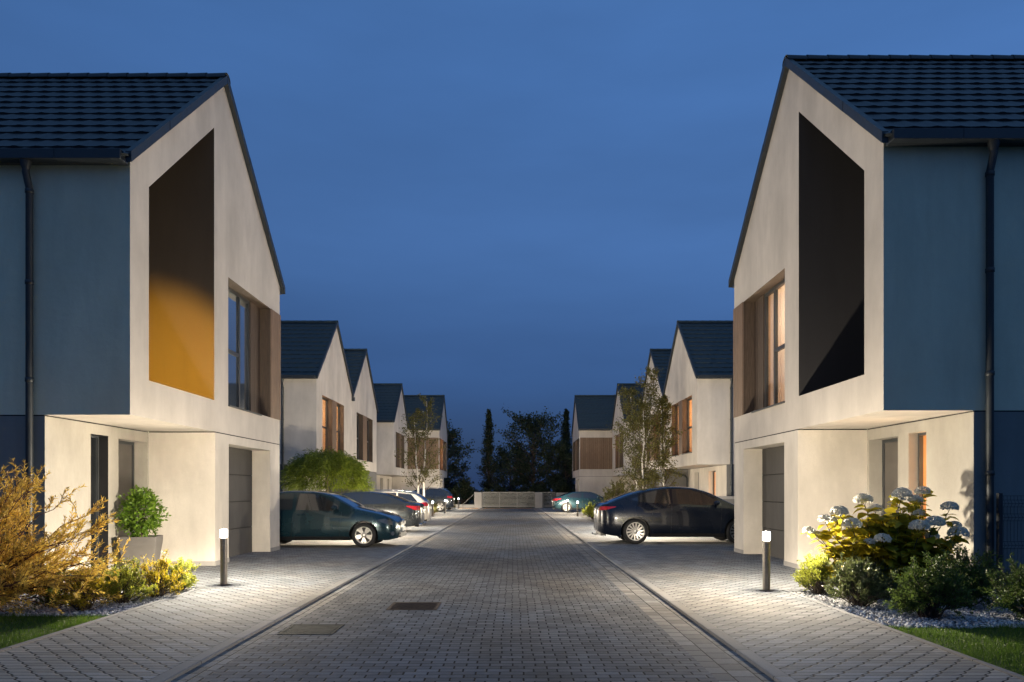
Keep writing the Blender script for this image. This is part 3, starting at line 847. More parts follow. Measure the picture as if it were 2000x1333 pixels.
# lamp in the left loggia, on its near side wall
lamp = MB(); lamp.box(-0.30, -0.52, 0.59, 0.66, 3.62, 3.74)
wl_o = lamp.build('wall_lamp', M['trim'], hL1)
sp = light('loggia_lamp', 'SPOT', (-0.40, 0.74, 3.70), 1250, (1.0, 0.52, 0.045), hL1, 0.06)
sp.data.spot_size = R(84); sp.data.spot_blend = 0.5
dirv = Vector((-1.00, 3.21, 3.66)) - Vector((-0.40, 0.74, 3.70))
sp.rotation_euler = dirv.to_track_quat('-Z', 'Y').to_euler()

# ------------------------------------------------------------------ bollard lamps
def make_bollard():
    t = empty('bollard_lamp', (0, 0, 0))
    p = MB(); p.lathe([(0.0, 0.752), (0.046, 0.752), (0.052, 0.745), (0.055, 0.73), (0.055, 0.0)], 24); p.build('post', M['steel'], t, sharp=30)
    p = MB(); p.lathe([(0.10, 0.0), (0.10, 0.010), (0.058, 0.014)], 24); p.lathe([(0.0101, 0.018)] * 2, 6); p.build('base_plate', M['black_trim'], t, sharp=30)
    p = MB(); p.lathe([(0.05, 0.754), (0.058, 0.76), (0.058, 0.872), (0.05, 0.882), (0.0, 0.884)], 24); p.build('lens', M['lens'], t, sharp=40)
    p = MB(); p.lathe([(0.0, 0.886), (0.022, 0.886), (0.024, 0.890), (0.020, 0.905), (0.0, 0.908)], 16); p.build('cap', M['steel'], t, sharp=40)
    return t
bl = make_bollard()
blist = [(-4.59, 11.68, 'left foreground bollard lamp beside the yellow shrubs and garage corner', 1.0),
         (3.78, 11.02, 'right foreground bollard lamp beside the small shrub and gravel bed', 1.0),
         (-5.0, 23.6, 'bollard lamp hidden between the teal hatchback and the dark grey saloon', 1.3),
         (-5.2, 29.2, 'bollard lamp under the weeping tree between two parked cars', 1.0),
         (-4.63, 42.2, 'left far bollard lamp in front of the birch shrubs', 0.6),
         (-4.49, 48.5, 'left far bollard lamp beside the wheel of the dark estate', 0.6),
         (-4.48, 60.0, 'left farthest bollard lamp near the gate, past the dark estate', 0.6),
         (4.4, 24.6, 'bollard lamp hidden just behind the black car', 1.3),
         (4.7, 29.4, 'bollard lamp behind the black car near the birches', 0.8),
         (3.68, 42.4, 'right far bollard lamp in front of the low lime hedge', 0.6),
         (3.62, 49.3, 'right farthest bollard lamp against the blue green car', 0.6)]
for i, (x, y, lab, k) in enumerate(blist):
    o = bl if i == 0 else copy_tree(bl)
    o.location = (x, y, 0)
    tag(o, lab, 'bollard lamp', 'bollard lamps along the street')
for i, (x, y, lab, k) in enumerate(blist):
    light('bollard_light', 'POINT', (x, y, 0.825), BOLLARD_W * k, WARM, None, 0.055, 'Linear')

# ------------------------------------------------------------------ gate, fences
def gate(name, x0, x1, y, h, label, n, posts):
    t = empty(name, ((x0 + x1) / 2, y, 0)); tag(t, label, 'gate')
    hw = (x1 - x0) / 2
    f = MB()
    f.box(-hw, hw, -0.03, 0.03, h - 0.06, h); f.box(-hw, hw, -0.03, 0.03, 0.06, 0.13)
    for i in range(posts + 1):
        x = -hw + 2 * hw * i / posts
        x = min(max(x, -hw + 0.03), hw - 0.03)
        f.box(x - 0.03, x + 0.03, -0.032, 0.032, 0.0, h + 0.002)
    f.build('gate_frame', M['gate_metal'], t)
    s = MB()
    for i in range(n):
        z = 0.17 + i * (h - 0.30) / (n - 1)
        s.box(-hw + 0.06, hw - 0.06, -0.012, 0.012, z, z + 0.055)
    s.build('slats', M['gate_metal'], t)
    return t
GY = 63.6
gate('sliding_gate', -2.72, 1.82, GY, 1.36, 'wide metal slat gate closing the end of the street', 11, 3)
gate('garden_gate', 2.55, 3.62, GY, 1.36, 'narrow metal slat gate right of the wide gate', 10, 1)
for (x, lab) in ((-3.06, 'grey concrete gate pillar left of the wide slat gate'), (2.18, 'grey concrete gate pillar between the wide and narrow gates')):
    p = MB(); p.box(-0.32, 0.32, -0.2, 0.2, -0.05, 1.34)
    o = p.build('gate_pillar', M['concrete'], bevel=0.01, loc=(x, GY, 0)); tag(o, lab, 'pillar', 'gate pillars')
p = MB(); p.box(-1.6, 0.0, -0.15, 0.15, -0.05, 0.28)
tag(p.build('low_wall', M['concrete'], loc=(-3.40, GY, 0)), 'low concrete wall beside the left gate pillar', 'wall')
p = MB(); p.tube([(-4.35, GY - 0.3, 0.30), (-3.42, GY - 0.3, 1.15)], 0.03, 8); p.tube([(-4.35, GY - 0.3, -0.03), (-4.35, GY - 0.3, 0.31)], 0.03, 8)
tag(p.build('handrail', M['gate_metal']), 'sloping metal handrail leaning up to the left gate pillar', 'handrail')
p = MB(); p.box(0, 1.85, -0.12, 0.12, -0.05, 1.30)
tag(p.build('low_wall', M['concrete'], loc=(3.68, GY, 0)), 'grey concrete wall between the narrow gate and right house', 'wall')

# mesh panel fence beside the right house
t = empty('mesh_fence', (7.0, 10.62, 0)); tag(t, 'dark welded mesh panel fence beside the right house wall', 'fence')
for x in (0.0, 2.5):
    p = MB(); p.box(x - 0.03, x + 0.03, -0.03, 0.03, -0.05, 1.46); p.build('post', M['fence_metal'], t, bevel=0.004)
p = MB()
vprof = [(0.05, 0), (0.26, 0), (0.31, -0.035), (0.36, 0), (0.66, 0), (0.71, -0.035), (0.76, 0), (1.06, 0), (1.11, -0.035), (1.16, 0), (1.26, 0), (1.31, -0.035), (1.36, 0), (1.42, 0)]
for i in range(48):
    x = 0.06 + i * 0.05
    p.tube([(x, y, z) for z, y in vprof], 0.0028, 4, 0, False)
for z, y in vprof:
    p.tube([(0.03, y, z), (2.47, y, z)], 0.0032, 4, 0, False)
p.build('mesh_panel', M['fence_metal'], t)

# low garden wall beside the second right house
p = MB(); p.box(0, 2.8, -0.1, 0.1, -0.05, 1.12); p.box(-0.02, 2.82, -0.13, 0.13, 1.12, 1.24, 1)
tag(p.build('garden_wall', [M['plinth_grey'], M['concrete']], loc=(8.6, 32.3, 0)), 'low dark garden wall with pale coping behind the black car', 'wall')

# ------------------------------------------------------------------ cars
def pchip(pts):
    x = np.array([p[0] for p in pts], float); y = np.array([p[1] for p in pts], float)
    h = np.diff(x); d = np.diff(y) / h
    m = np.zeros(len(x)); m[0], m[-1] = d[0], d[-1]
    for i in range(1, len(x) - 1):
        if d[i - 1] * d[i] > 0:
            w1, w2 = 2 * h[i] + h[i - 1], h[i] + 2 * h[i - 1]
            m[i] = (w1 + w2) / (w1 / d[i - 1] + w2 / d[i])
    def f(q):
        q = min(max(q, x[0]), x[-1]); i = min(max(int(np.searchsorted(x, q)) - 1, 0), len(x) - 2)
        t = (q - x[i]) / h[i]
        return ((2 * t**3 - 3 * t**2 + 1) * y[i] + (t**3 - 2 * t**2 + t) * h[i] * m[i] + (-2 * t**3 + 3 * t**2) * y[i + 1] + (t**3 - t**2) * h[i] * m[i + 1])
    return f

def lin(pts):
    xs = [p[0] for p in pts]; ys = [p[1] for p in pts]
    return lambda q: float(np.interp(q, xs, ys))

def make_car(label, loc, rz, pm, L, hw, top, belt, wr, ax, side_wins, screens, lights, kind, spokes=10, clear=0.19, seams=(), handles=(), mirror=None, group='cars parked across the driveways', rails=False, rear_plate=0.75):
    root = empty('parked_car', loc, rz)
    tag(root, label, 'car', group)
    T, Zb = pchip(top), pchip(belt)
    bot = pchip([(0, clear + 0.14), (0.35, clear + 0.04), (0.8, clear), (L - 0.8, clear), (L - 0.3, clear + 0.0), (L, clear + 0.06)])
    F = pchip([(0, 0.90), (0.10, 0.955), (0.32, 1.0), (0.62, 1.0), (0.86, 0.978), (1.0, 0.945)])
    def Pl(x):
        w = hw
        for d, r, n in ((x, 0.50, 3.4), (L - x, 0.62, 3.0)):
            if d < r: w *= max(1 - (1 - max(d, 0.0) / r) ** n, 0.0) ** (1 / n) * 0.999 + 0.0
        return max(w, 0.02)
    tum = 0.40; crown = 0.055
    def sect(x):
        zt = T(x); zb = bot(x); be = min(Zb(x), zt - crown - 0.012)
        return zt, zb, be
    def side(x, z):
        zt, zb, be = sect(x); P = Pl(x)
        if z <= be: return P * F((z - zb) / (be - zb))
        return P * 0.945 - tum * min(z, zt - crown) + tum * be
    def pt(x, a):                       # roof / hood surface, a = 0 edge .. pi/2 centre
        zt, zb, be = sect(x)
        w = side(x, zt - crown)
        return w * math.cos(a), (zt - crown) + crown * math.sin(a)
    xs = list(np.concatenate([[0.012, 0.03, 0.06, 0.10, 0.16, 0.24, 0.34], np.linspace(0.45, L - 0.6, 46), [L - 0.48, L - 0.36, L - 0.26, L - 0.18, L - 0.12, L - 0.07, L - 0.035, L - 0.012]]))
    nose = lambda x, z: x - 0.10 * max(0, 0.42 - z) * (1 if x > L / 2 else -1) * (1 if (x < 0.5 or x > L - 0.6) else 0)
    rings = []
    for x in xs:
        zt, zb, be = sect(x); half = []
        for t in (0, 0.06, 0.14, 0.26, 0.4, 0.55, 0.7, 0.83, 0.92, 1.0):
            z = zb + (be - zb) * t; half.append((nose(x, z), side(x, z), z))
        for t in (0.2, 0.4, 0.6, 0.8, 0.93, 1.0):
            z = be + (zt - crown - be) * t; half.append((x, side(x, z), z))
        for a in np.linspace(0, math.pi / 2, 8)[1:]:
            y, z = pt(x, a); half.append((x, max(y, 0.0), z))
        rings.append(half + [(p[0], -p[1], p[2]) for p in reversed(half[:-1])])
    n = len(rings[0])
    b = MB(); vs = [q for r in rings for q in r]; fs = []
    for i in range(len(rings) - 1):
        for k in range(n):
            k2 = (k + 1) % n
            fs.append((i * n + k, (i + 1) * n + k, (i + 1) * n + k2, i * n + k2))
    fs.append(tuple(range(n))); fs.append(tuple(reversed([(len(rings) - 1) * n + k for k in range(n)])))
    b.add(vs, fs, 0, True)
    body = b.build('body', [pm, M['black_trim']], root)
    cut = MB()
    for x in ax:
        for s in (-1, 1):
            prof = [(0.0, s * (hw - 0.30)), (wr + 0.055, s * (hw - 0.30)), (wr + 0.055, s * (hw + 0.2)), (0.0, s * (hw + 0.2))]
            c = MB(); c.lathe([(max(r, 0.0005), h) for r, h in prof], 40, 1, 'y', (x, 0, wr)); cut.v, cut.f, cut.m, cut.sm = cut.v + c.v, cut.f + [[i + len(cut.v) for i in f] for f in c.f], cut.m + c.m, cut.sm + [False] * len(c.f)
    co = cut.build('cutter', [pm, M['black_trim']], root)
    md = body.modifiers.new('arch', 'BOOLEAN'); md.operation = 'DIFFERENCE'; md.object = co; md.solver = 'EXACT'
    bpy.context.view_layer.update()
    dg = bpy.context.evaluated_depsgraph_get()
    me = bpy.data.meshes.new_from_object(body.evaluated_get(dg))
    body.modifiers.clear(); body.data = me
    bpy.data.objects.remove(co)
    me.set_sharp_from_angle(angle=R(38))
    # glass and lights are thin shells lying on the body
    def shell_side(name, mat, x0, x1, lo, hi, off, parent, s, nx=18, nz=6):
        lo, hi = lin(lo), lin(hi); rows = []
        for i in range(nx + 1):
            x = x0 + (x1 - x0) * i / nx; zl, zh = lo(x), max(hi(x), lo(x) + 0.002)
            zt, _, be = sect(x)
            zh = min(zh, zt - crown - 0.004)
            rows.append([(x, s * (side(x, zl + (zh - zl) * j / nz) + off), zl + (zh - zl) * j / nz) for j in range(nz + 1)])
        g = MB(); g.grid(rows); return g.build(name, mat, parent)
    for s in (-1, 1):
        for (x0, x1, lo, hi) in side_wins:
            shell_side('side_window', M['glass_dark'], x0, x1, lo, hi, 0.005, root, s)
        for (x0, x1, z0f, z1f) in seams:
            sm = MB(); sm.tube([(x0 + (x1 - x0) * k / 12, s * (side(x0 + (x1 - x0) * k / 12, z0f + (z1f - z0f) * k / 12) - 0.001), z0f + (z1f - z0f) * k / 12) for k in range(13)], 0.0045, 5)
            sm.build('door_seam', M['black_trim'], root)
        for (x, z) in handles:
            h = MB(); y = side(x, z)
            h.tube([(x - 0.10, s * (y - 0.005), z), (x - 0.07, s * (y + 0.028), z + 0.003), (x + 0.07, s * (y + 0.028), z + 0.003), (x + 0.10, s * (y - 0.005), z)], 0.013, 8)
            h.build('door_handle', pm, root)
        if mirror:
            x, z = mirror; y = side(x, z - 0.04)
            m = MB(); m.tube([(x, s * (y - 0.01), z - 0.05), (x, s * (y + 0.07), z - 0.02)], 0.018, 6)
            prof = []
            for i in range(9):
                a = i / 8 * math.pi
                prof.append((x + 0.03 - 0.085 * math.cos(a), 0.002 + 0.062 * math.sin(a)))
            m.tube([(px, s * (y + 0.13), z + 0.015) for px, r in prof], [r for px, r in prof], 12)
            for k_ in range(len(m.v)): pass
            m.build('side_mirror', pm, root)
        for (nm, mat, x0, x1, lo, hi) in lights:
            shell_side(nm, M[mat], x0, x1, lo, hi, 0.006, root, s, 20, 5)
    for (nm, x0, x1, wf) in screens:
        rows = []
        for i in range(15):
            x = x0 + (x1 - x0) * i / 14; row = []
            sl = (T(x + 0.01) - T(x - 0.01)) / 0.02; nx, nz = -sl / math.hypot(sl, 1), 1 / math.hypot(sl, 1)
            zt, _, be = sect(x); w = side(x, zt - crown) * wf
            for j in range(-8, 9):
                y = w * j / 8; w0 = side(x, zt - crown)
                z = (zt - crown) + crown * math.sqrt(max(0, 1 - (y / w0) ** 2))
                row.append((x + nx * 0.008, y, z + nz * 0.008))
            rows.append(row)
        g = MB(); g.grid(rows); g.build(nm, M['glass_dark'], root)
    # sill
    for s in (-1, 1):
        g = MB(); x0, x1 = ax[0] + wr + 0.06, ax[1] - wr - 0.06
        g.grid([[(x, s * (side(x, z) + 0.004), z) for z in (clear + 0.01, clear + 0.05, clear + 0.10)] for x in np.linspace(x0, x1, 10)])
        g.build('sill_trim', M['black_trim'], root)
    # wheels
    for x in ax:
        for s in (-1, 1):
            yo = hw - 0.025
            w = MB()
            w.lathe([(wr - 0.115, s * (yo - 0.012)), (wr - 0.085, s * (yo - 0.002)), (wr - 0.03, s * (yo - 0.004)), (wr - 0.006, s * (yo - 0.022)), (wr, s * (yo - 0.05)), (wr, s * (yo - 0.17)), (wr - 0.02, s * (yo - 0.20)), (wr - 0.115, s * (yo - 0.20))], 40, 0, 'y', (0, 0, 0))
            tyre = w.build('wheel', M['tyre'], root); tyre.location = (x, 0, wr)
            r = MB(); rr = wr - 0.105
            r.lathe([(rr + 0.006, s * (yo - 0.006)), (rr - 0.006, s * (yo - 0.004)), (rr - 0.016, s * (yo - 0.02)), (rr - 0.02, s * (yo - 0.12))], 40, 0, 'y')
            r.lathe([(rr - 0.018, s * (yo - 0.085)), (0.001, s * (yo - 0.085))], 40, 1, 'y')
            r.lathe([(0.062, s * (yo - 0.07)), (0.062, s * (yo - 0.026)), (0.03, s * (yo - 0.018)), (0.001, s * (yo - 0.018))], 24, 0, 'y')
            for k in range(spokes):
                a = 2 * math.pi * k / spokes + (0.13 * (1 if k % 2 else -1) if spokes == 10 else 0)
                ca, sa = math.cos(a), math.sin(a); tx, tz = -sa, ca
                wi, wo = (0.018, 0.030) if spokes == 10 else (0.014, 0.022)
                ri, ro = 0.05, rr - 0.008
                tw = 0.12 if spokes > 10 else 0.0
                ox, oz = ca * ro + tx * tw * ro, sa * ro + tz * tw * ro
                ix, iz = ca * ri, sa * ri
                yi, y2 = s * (yo - 0.03), s * (yo - 0.016)
                dp = s * 0.028
                pts = [(ix - tx * wi, yi, iz - tz * wi), (ix + tx * wi, yi, iz + tz * wi), (ox + tx * wo, y2, oz + tz * wo), (ox - tx * wo, y2, oz - tz * wo)]
                pts += [(p[0], p[1] - dp, p[2]) for p in pts]
                r.add(pts, [(0, 1, 2, 3), (0, 3, 7, 4), (1, 5, 6, 2), (0, 4, 5, 1), (3, 2, 6, 7)], 0)
            r.build('rim', [M['rim'], M['rim_dark']], tyre)
    # plates, grille, bumper details
    def endbox(nm, mat, x, y0, y1, z0, z1, bev=0.004):
        g = MB(); g.box(x[0], x[1], y0, y1, z0, z1); g.build(nm, mat, root, bevel=bev)
    zc = rear_plate
    endbox('number_plate', M['plate'], (-0.012, 0.03), -0.26, 0.26, zc - 0.055, zc + 0.055)
    endbox('number_plate', M['plate'], (L - 0.03, L + 0.008), -0.26, 0.26, 0.40, 0.51)
    endbox('grille', M['black_trim'], (L - 0.10, L - 0.006), -0.42, 0.42, 0.56, 0.66, 0.01)
    endbox('grille', M['black_trim'], (L - 0.10, L - 0.004), -0.50, 0.50, 0.25, 0.38, 0.01)
    g = MB(); g.lathe([(0.001, L + 0.004), (0.05, L + 0.004), (0.055, L - 0.03)], 20, 0, 'y')
    em = g.build('badge', M['chrome'], root); em.data.transform(Matrix.Rotation(R(-90), 4, 'Z')); em.data.transform(Matrix.Translation((0, 0, 0.66)))
    endbox('rear_diffuser', M['black_trim'], (0.085, 0.24), -0.60, 0.60, clear + 0.02, clear + 0.16, 0.01)
    if kind == 'twin_pipe':
        for s in (-1, 1):
            g = MB(); g.tube([(-0.02, s * 0.55, clear + 0.10), (0.2, s * 0.55, clear + 0.10)], 0.045, 14); g.build('exhaust', M['chrome'], root)
    if kind == 'tow':
        g = MB(); g.tube([(0.2, 0, clear + 0.04), (-0.06, 0, clear + 0.02), (-0.09, 0, clear + 0.07)], 0.022, 8); g.build('tow_hook', M['chrome'], root)
    if kind == 'fog':
        for s in (-1, 1):
            g = MB(); x = L - 0.20; y = side(x, 0.36)
            g.tube([(x - 0.02, s * (y - 0.03), 0.37), (x + 0.035, s * (y + 0.012), 0.37)], 0.055, 16); g.build('fog_light', M['chrome'], root)
    if rails:
        for s in (-1, 1):
            g = MB(); g.tube([(x, s * (side(x, T(x) - crown) - 0.05), T(x) + 0.025) for x in np.linspace(0.55, L * 0.55, 12)], 0.016, 6); g.build('roof_rail', M['chrome'], root)
    return root

# dark teal hatchback, nose to the street
make_car('dark teal hatchback with silver alloy wheels, parked nose towards the street', (-7.22, 20.15, 0), 0, P_TEAL, 4.22, 0.90,
    [(0, 0.66), (0.06, 0.98), (0.16, 1.08), (0.42, 1.33), (0.75, 1.44), (1.35, 1.50), (1.95, 1.485), (2.35, 1.41), (2.85, 1.17), (3.05, 1.06), (3.25, 1.015), (3.75, 0.90), (4.02, 0.79), (4.14, 0.68), (4.22, 0.55)],
    [(0, 0.95), (1.5, 0.96), (2.9, 0.93), (4.22, 0.80)], 0.325, (0.72, 3.30),
    [(0.55, 1.42, [(0.55, 1.05), (0.8, 0.985), (1.42, 0.985)], [(0.55, 1.07), (0.85, 1.36), (1.42, 1.42)]),
     (1.50, 2.62, [(1.5, 0.985), (2.62, 0.96)], [(1.5, 1.42), (1.95, 1.40), (2.25, 1.31), (2.62, 1.10)])],
    [('windscreen', 2.32, 3.02, 0.90), ('rear_window', 0.19, 0.62, 0.86)],
    [('headlight', 'clear_lens', 3.66, 4.06, [(3.66, 0.70), (3.9, 0.62), (4.06, 0.58)], [(3.66, 0.73), (3.85, 0.76), (4.06, 0.68)]),
     ('taillight', 'red_lens', 0.03, 0.42, [(0, 0.76), (0.42, 0.82)], [(0, 0.92), (0.42, 0.90)])],
    'fog', 10, 0.19, [(1.46, 1.40, 0.95, 0.26), (2.72, 2.66, 0.94, 0.26), (2.66, 1.46, 0.258, 0.258)], [(1.66, 0.86), (0.95 + 0.0, 0.88)], (2.52, 1.03))

# dark grey saloon, tail to the street
make_car('dark grey sporty saloon with red tail lights and twin exhausts, tail to the street', (-3.30, 27.0, 0), math.pi, P_GREY, 4.82, 0.915,
    [(0, 0.74), (0.05, 0.99), (0.22, 1.06), (0.48, 1.10), (0.95, 1.27), (1.45, 1.42), (2.05, 1.475), (2.6, 1.46), (3.0, 1.35), (3.55, 1.08), (3.75, 1.01), (4.4, 0.88), (4.7, 0.74), (4.82, 0.58)],
    [(0, 0.98), (1.5, 0.99), (3.2, 0.95), (4.82, 0.78)], 0.335, (1.02, 3.83),
    [(1.02, 2.08, [(1.02, 1.09), (1.25, 1.02), (2.08, 1.0)], [(1.02, 1.12), (1.35, 1.30), (1.7, 1.37), (2.08, 1.40)]),
     (2.15, 3.25, [(2.15, 1.0), (3.25, 0.985)], [(2.15, 1.40), (2.6, 1.38), (2.9, 1.28), (3.25, 1.06)])],
    [('windscreen', 2.92, 3.62, 0.90), ('rear_window', 0.52, 1.42, 0.88)],
    [('taillight', 'red_lens', 0.03, 0.50, [(0, 0.80), (0.2, 0.80), (0.5, 0.93)], [(0, 0.94), (0.5, 0.955)]),
     ('headlight', 'clear_lens', 4.22, 4.66, [(4.22, 0.74), (4.66, 0.60)], [(4.22, 0.76), (4.66, 0.70)])],
    'twin_pipe', 10, 0.18, [(2.12, 2.10, 0.98, 0.25), (1.25, 1.3, 0.98, 0.60), (3.3, 3.25, 0.96, 0.26)], [(1.5, 0.91), (2.55, 0.89)], (3.2, 1.04))

# champagne estate, tail to the street
make_car('pale champagne estate car with roof rails, third car on the left', (-3.55, 31.6, 0), math.pi, P_WHITE, 4.70, 0.90,
    [(0, 0.74), (0.04, 0.98), (0.18, 1.10), (0.55, 1.36), (0.85, 1.43), (1.6, 1.49), (2.3, 1.48), (2.75, 1.38), (3.3, 1.09), (3.5, 1.01), (4.2, 0.88), (4.58, 0.74), (4.70, 0.56)],
    [(0, 0.97), (1.5, 0.98), (3.2, 0.95), (4.7, 0.78)], 0.325, (0.95, 3.65),
    [(0.48, 1.30, [(0.48, 1.02), (1.3, 1.0)], [(0.48, 1.05), (0.75, 1.34), (1.3, 1.40)]),
     (1.36, 2.2, [(1.36, 1.0), (2.2, 0.99)], [(1.36, 1.40), (2.2, 1.42)]),
     (2.26, 3.05, [(2.26, 0.99), (3.05, 0.97)], [(2.26, 1.41), (2.6, 1.34), (3.05, 1.06)])],
    [('windscreen', 2.68, 3.42, 0.90), ('rear_window', 0.12, 0.52, 0.86)],
    [('taillight', 'red_lens', 0.03, 0.34, [(0, 0.82), (0.34, 0.86)], [(0, 1.02), (0.34, 0.98)]),
     ('headlight', 'clear_lens', 4.12, 4.55, [(4.12, 0.74), (4.55, 0.60)], [(4.12, 0.76), (4.55, 0.70)])],
    'plain', 10, 0.18, [(2.23, 2.2, 0.98, 0.25), (3.2, 3.15, 0.96, 0.26)], [(1.6, 0.91), (2.6, 0.89)], (3.05, 1.04), rails=True)

# navy SUV far left
make_car('navy dark estate off-roader parked far left beside the bollard lamps', (-4.22, 52.4, 0), math.pi, P_NAVY, 4.60, 0.93,
    [(0, 0.80), (0.05, 1.08), (0.18, 1.22), (0.48, 1.52), (0.75, 1.60), (1.6, 1.66), (2.3, 1.64), (2.75, 1.52), (3.3, 1.20), (3.5, 1.13), (4.2, 1.02), (4.5, 0.88), (4.60, 0.68)],
    [(0, 1.08), (1.5, 1.09), (3.2, 1.06), (4.6, 0.9)], 0.36, (0.92, 3.62),
    [(0.50, 1.30, [(0.5, 1.14), (1.3, 1.12)], [(0.5, 1.18), (0.75, 1.46), (1.3, 1.54)]),
     (1.36, 2.2, [(1.36, 1.12), (2.2, 1.11)], [(1.36, 1.54), (2.2, 1.56)]),
     (2.26, 3.05, [(2.26, 1.11), (3.05, 1.09)], [(2.26, 1.55), (2.6, 1.48), (3.05, 1.18)])],
    [('windscreen', 2.68, 3.42, 0.90), ('rear_window', 0.14, 0.48, 0.86)],
    [('taillight', 'red_lens', 0.03, 0.42, [(0, 0.94), (0.42, 0.98)], [(0, 1.12), (0.42, 1.08)]),
     ('headlight', 'clear_lens', 4.02, 4.45, [(4.02, 0.84), (4.45, 0.72)], [(4.02, 0.88), (4.45, 0.82)])],
    'plain', 10, 0.24, [(2.23, 2.2, 1.08, 0.30), (3.2, 3.15, 1.06, 0.30)], [(1.6, 1.02), (2.6, 1.0)], (3.05, 1.14), rails=True, rear_plate=0.85)

# blue black fastback crossover, tail to the street, right
make_car('glossy blue black fastback car parked tail to the street on the right', (2.37, 21.4, 0), 0, P_BLACK, 4.75, 0.955,
    [(0, 0.82), (0.04, 1.06), (0.14, 1.145), (0.24, 1.165), (0.55, 1.29), (1.05, 1.46), (1.6, 1.58), (2.1, 1.625), (2.6, 1.60), (3.05, 1.48), (3.6, 1.22), (3.85, 1.11), (4.1, 1.05), (4.45, 0.92), (4.66, 0.78), (4.75, 0.60)],
    [(0, 1.08), (1.0, 1.10), (2.4, 1.06), (3.6, 1.02), (4.75, 0.82)], 0.355, (1.02, 3.90),
    [(0.92, 2.00, [(0.92, 1.235), (1.15, 1.17), (2.0, 1.12)], [(0.92, 1.25), (1.25, 1.40), (1.6, 1.49), (2.0, 1.535)]),
     (2.06, 3.42, [(2.06, 1.12), (3.42, 1.07)], [(2.06, 1.535), (2.5, 1.53), (2.95, 1.40), (3.42, 1.14)])],
    [('windscreen', 2.98, 3.82, 0.90), ('rear_window', 0.30, 1.40, 0.88)],
    [('taillight', 'red_lens', 0.03, 0.48, [(0, 0.93), (0.22, 0.96), (0.48, 1.035)], [(0, 1.05), (0.48, 1.055)]),
     ('headlight', 'clear_lens', 4.15, 4.6, [(4.15, 0.84), (4.6, 0.70)], [(4.15, 0.87), (4.6, 0.78)])],
    'tow', 14, 0.20, [(2.03, 2.0, 1.10, 0.28), (1.55, 1.42, 1.10, 0.62), (3.42, 3.36, 1.05, 0.28), (3.36, 1.45, 0.285, 0.285)], [(1.52, 0.985), (2.35, 0.96)], (3.22, 1.13), rear_plate=0.88)

# blue green saloon far right
make_car('blue green saloon with red tail lights parked far right before the gate', (2.64, 51.15, 0), 0, P_GREENBLUE, 4.70, 0.91,
    [(0, 0.72), (0.05, 0.96), (0.22, 1.04), (0.50, 1.09), (0.95, 1.26), (1.45, 1.39), (2.0, 1.435), (2.55, 1.42), (2.95, 1.31), (3.5, 1.05), (3.7, 0.99), (4.3, 0.86), (4.58, 0.72), (4.70, 0.56)],
    [(0, 0.96), (1.5, 0.97), (3.2, 0.93), (4.7, 0.76)], 0.33, (0.98, 3.72),
    [(0.98, 2.02, [(0.98, 1.07), (1.25, 1.0), (2.02, 0.98)], [(0.98, 1.10), (1.35, 1.28), (1.7, 1.34), (2.02, 1.36)]),
     (2.10, 3.15, [(2.1, 0.98), (3.15, 0.96)], [(2.1, 1.36), (2.5, 1.35), (2.8, 1.25), (3.15, 1.03)])],
    [('windscreen', 2.88, 3.58, 0.90), ('rear_window', 0.54, 1.42, 0.88)],
    [('taillight', 'red_lens', 0.03, 0.60, [(0, 0.80), (0.25, 0.80), (0.6, 0.90)], [(0, 0.93), (0.6, 0.94)]),
     ('headlight', 'clear_lens', 4.1, 4.55, [(4.1, 0.72), (4.55, 0.58)], [(4.1, 0.74), (4.55, 0.68)])],
    'plain', 10, 0.18, [(2.06, 2.04, 0.96, 0.25), (3.2, 3.15, 0.94, 0.26)], [(1.45, 0.89), (2.5, 0.87)], (3.1, 1.02))

# ------------------------------------------------------------------ plants
def nrm(a): return a / np.maximum(np.linalg.norm(a, axis=-1, keepdims=True), 1e-9)

def leaf_obj(name, base, dirs, length, width, mat, parent=None, fold=0.15):
    """one leaf per row: a folded diamond of two triangles-pairs"""
    n = len(base); d = nrm(dirs)
    rnd = nrm(rng.normal(size=(n, 3)) + np.array([0, 0, 0.8]))
    sd = nrm(np.cross(d, rnd)); up = np.cross(sd, d)
    l = length[:, None]; w = width[:, None] * 0.5
    mid = base + d * l * 0.45
    v0 = base; v1 = mid + sd * w + up * w * fold * 2; v2 = base + d * l - up * l * 0.06; v3 = mid - sd * w + up * w * fold * 2
    V = np.stack([v0, v1, v2, v3], 1).reshape(-1, 3)
    me = bpy.data.meshes.new(name)
    me.vertices.add(4 * n); me.vertices.foreach_set('co', V.ravel())
    me.loops.add(6 * n); me.polygons.add(2 * n)
    q = np.arange(n)[:, None] * 4
    idx = np.concatenate([q + np.array([[0, 1, 2]]), q + np.array([[0, 2, 3]])], 1).reshape(-1)
    me.loops.foreach_set('vertex_index', idx.astype(np.int32))
    me.polygons.foreach_set('loop_start', (np.arange(2 * n) * 3).astype(np.int32))
    me.materials.append(mat)
    me.update(calc_edges=True); me.validate()
    o = bpy.data.objects.new(name, me)
    return link(o, parent)

def curve(p0, p1, sag, k=6, wob=0.02):
    p0, p1 = np.array(p0, float), np.array(p1, float)
    ts = np.linspace(0, 1, k)
    L = np.linalg.norm(p1 - p0)
    j = rng.normal(0, wob * L, (k, 3)); j[0] = 0; j[-1] = 0
    return [tuple(p0 + (p1 - p0) * t + np.array([0, 0, sag * math.sin(math.pi * t)]) + j[i]) for i, t in enumerate(ts)]

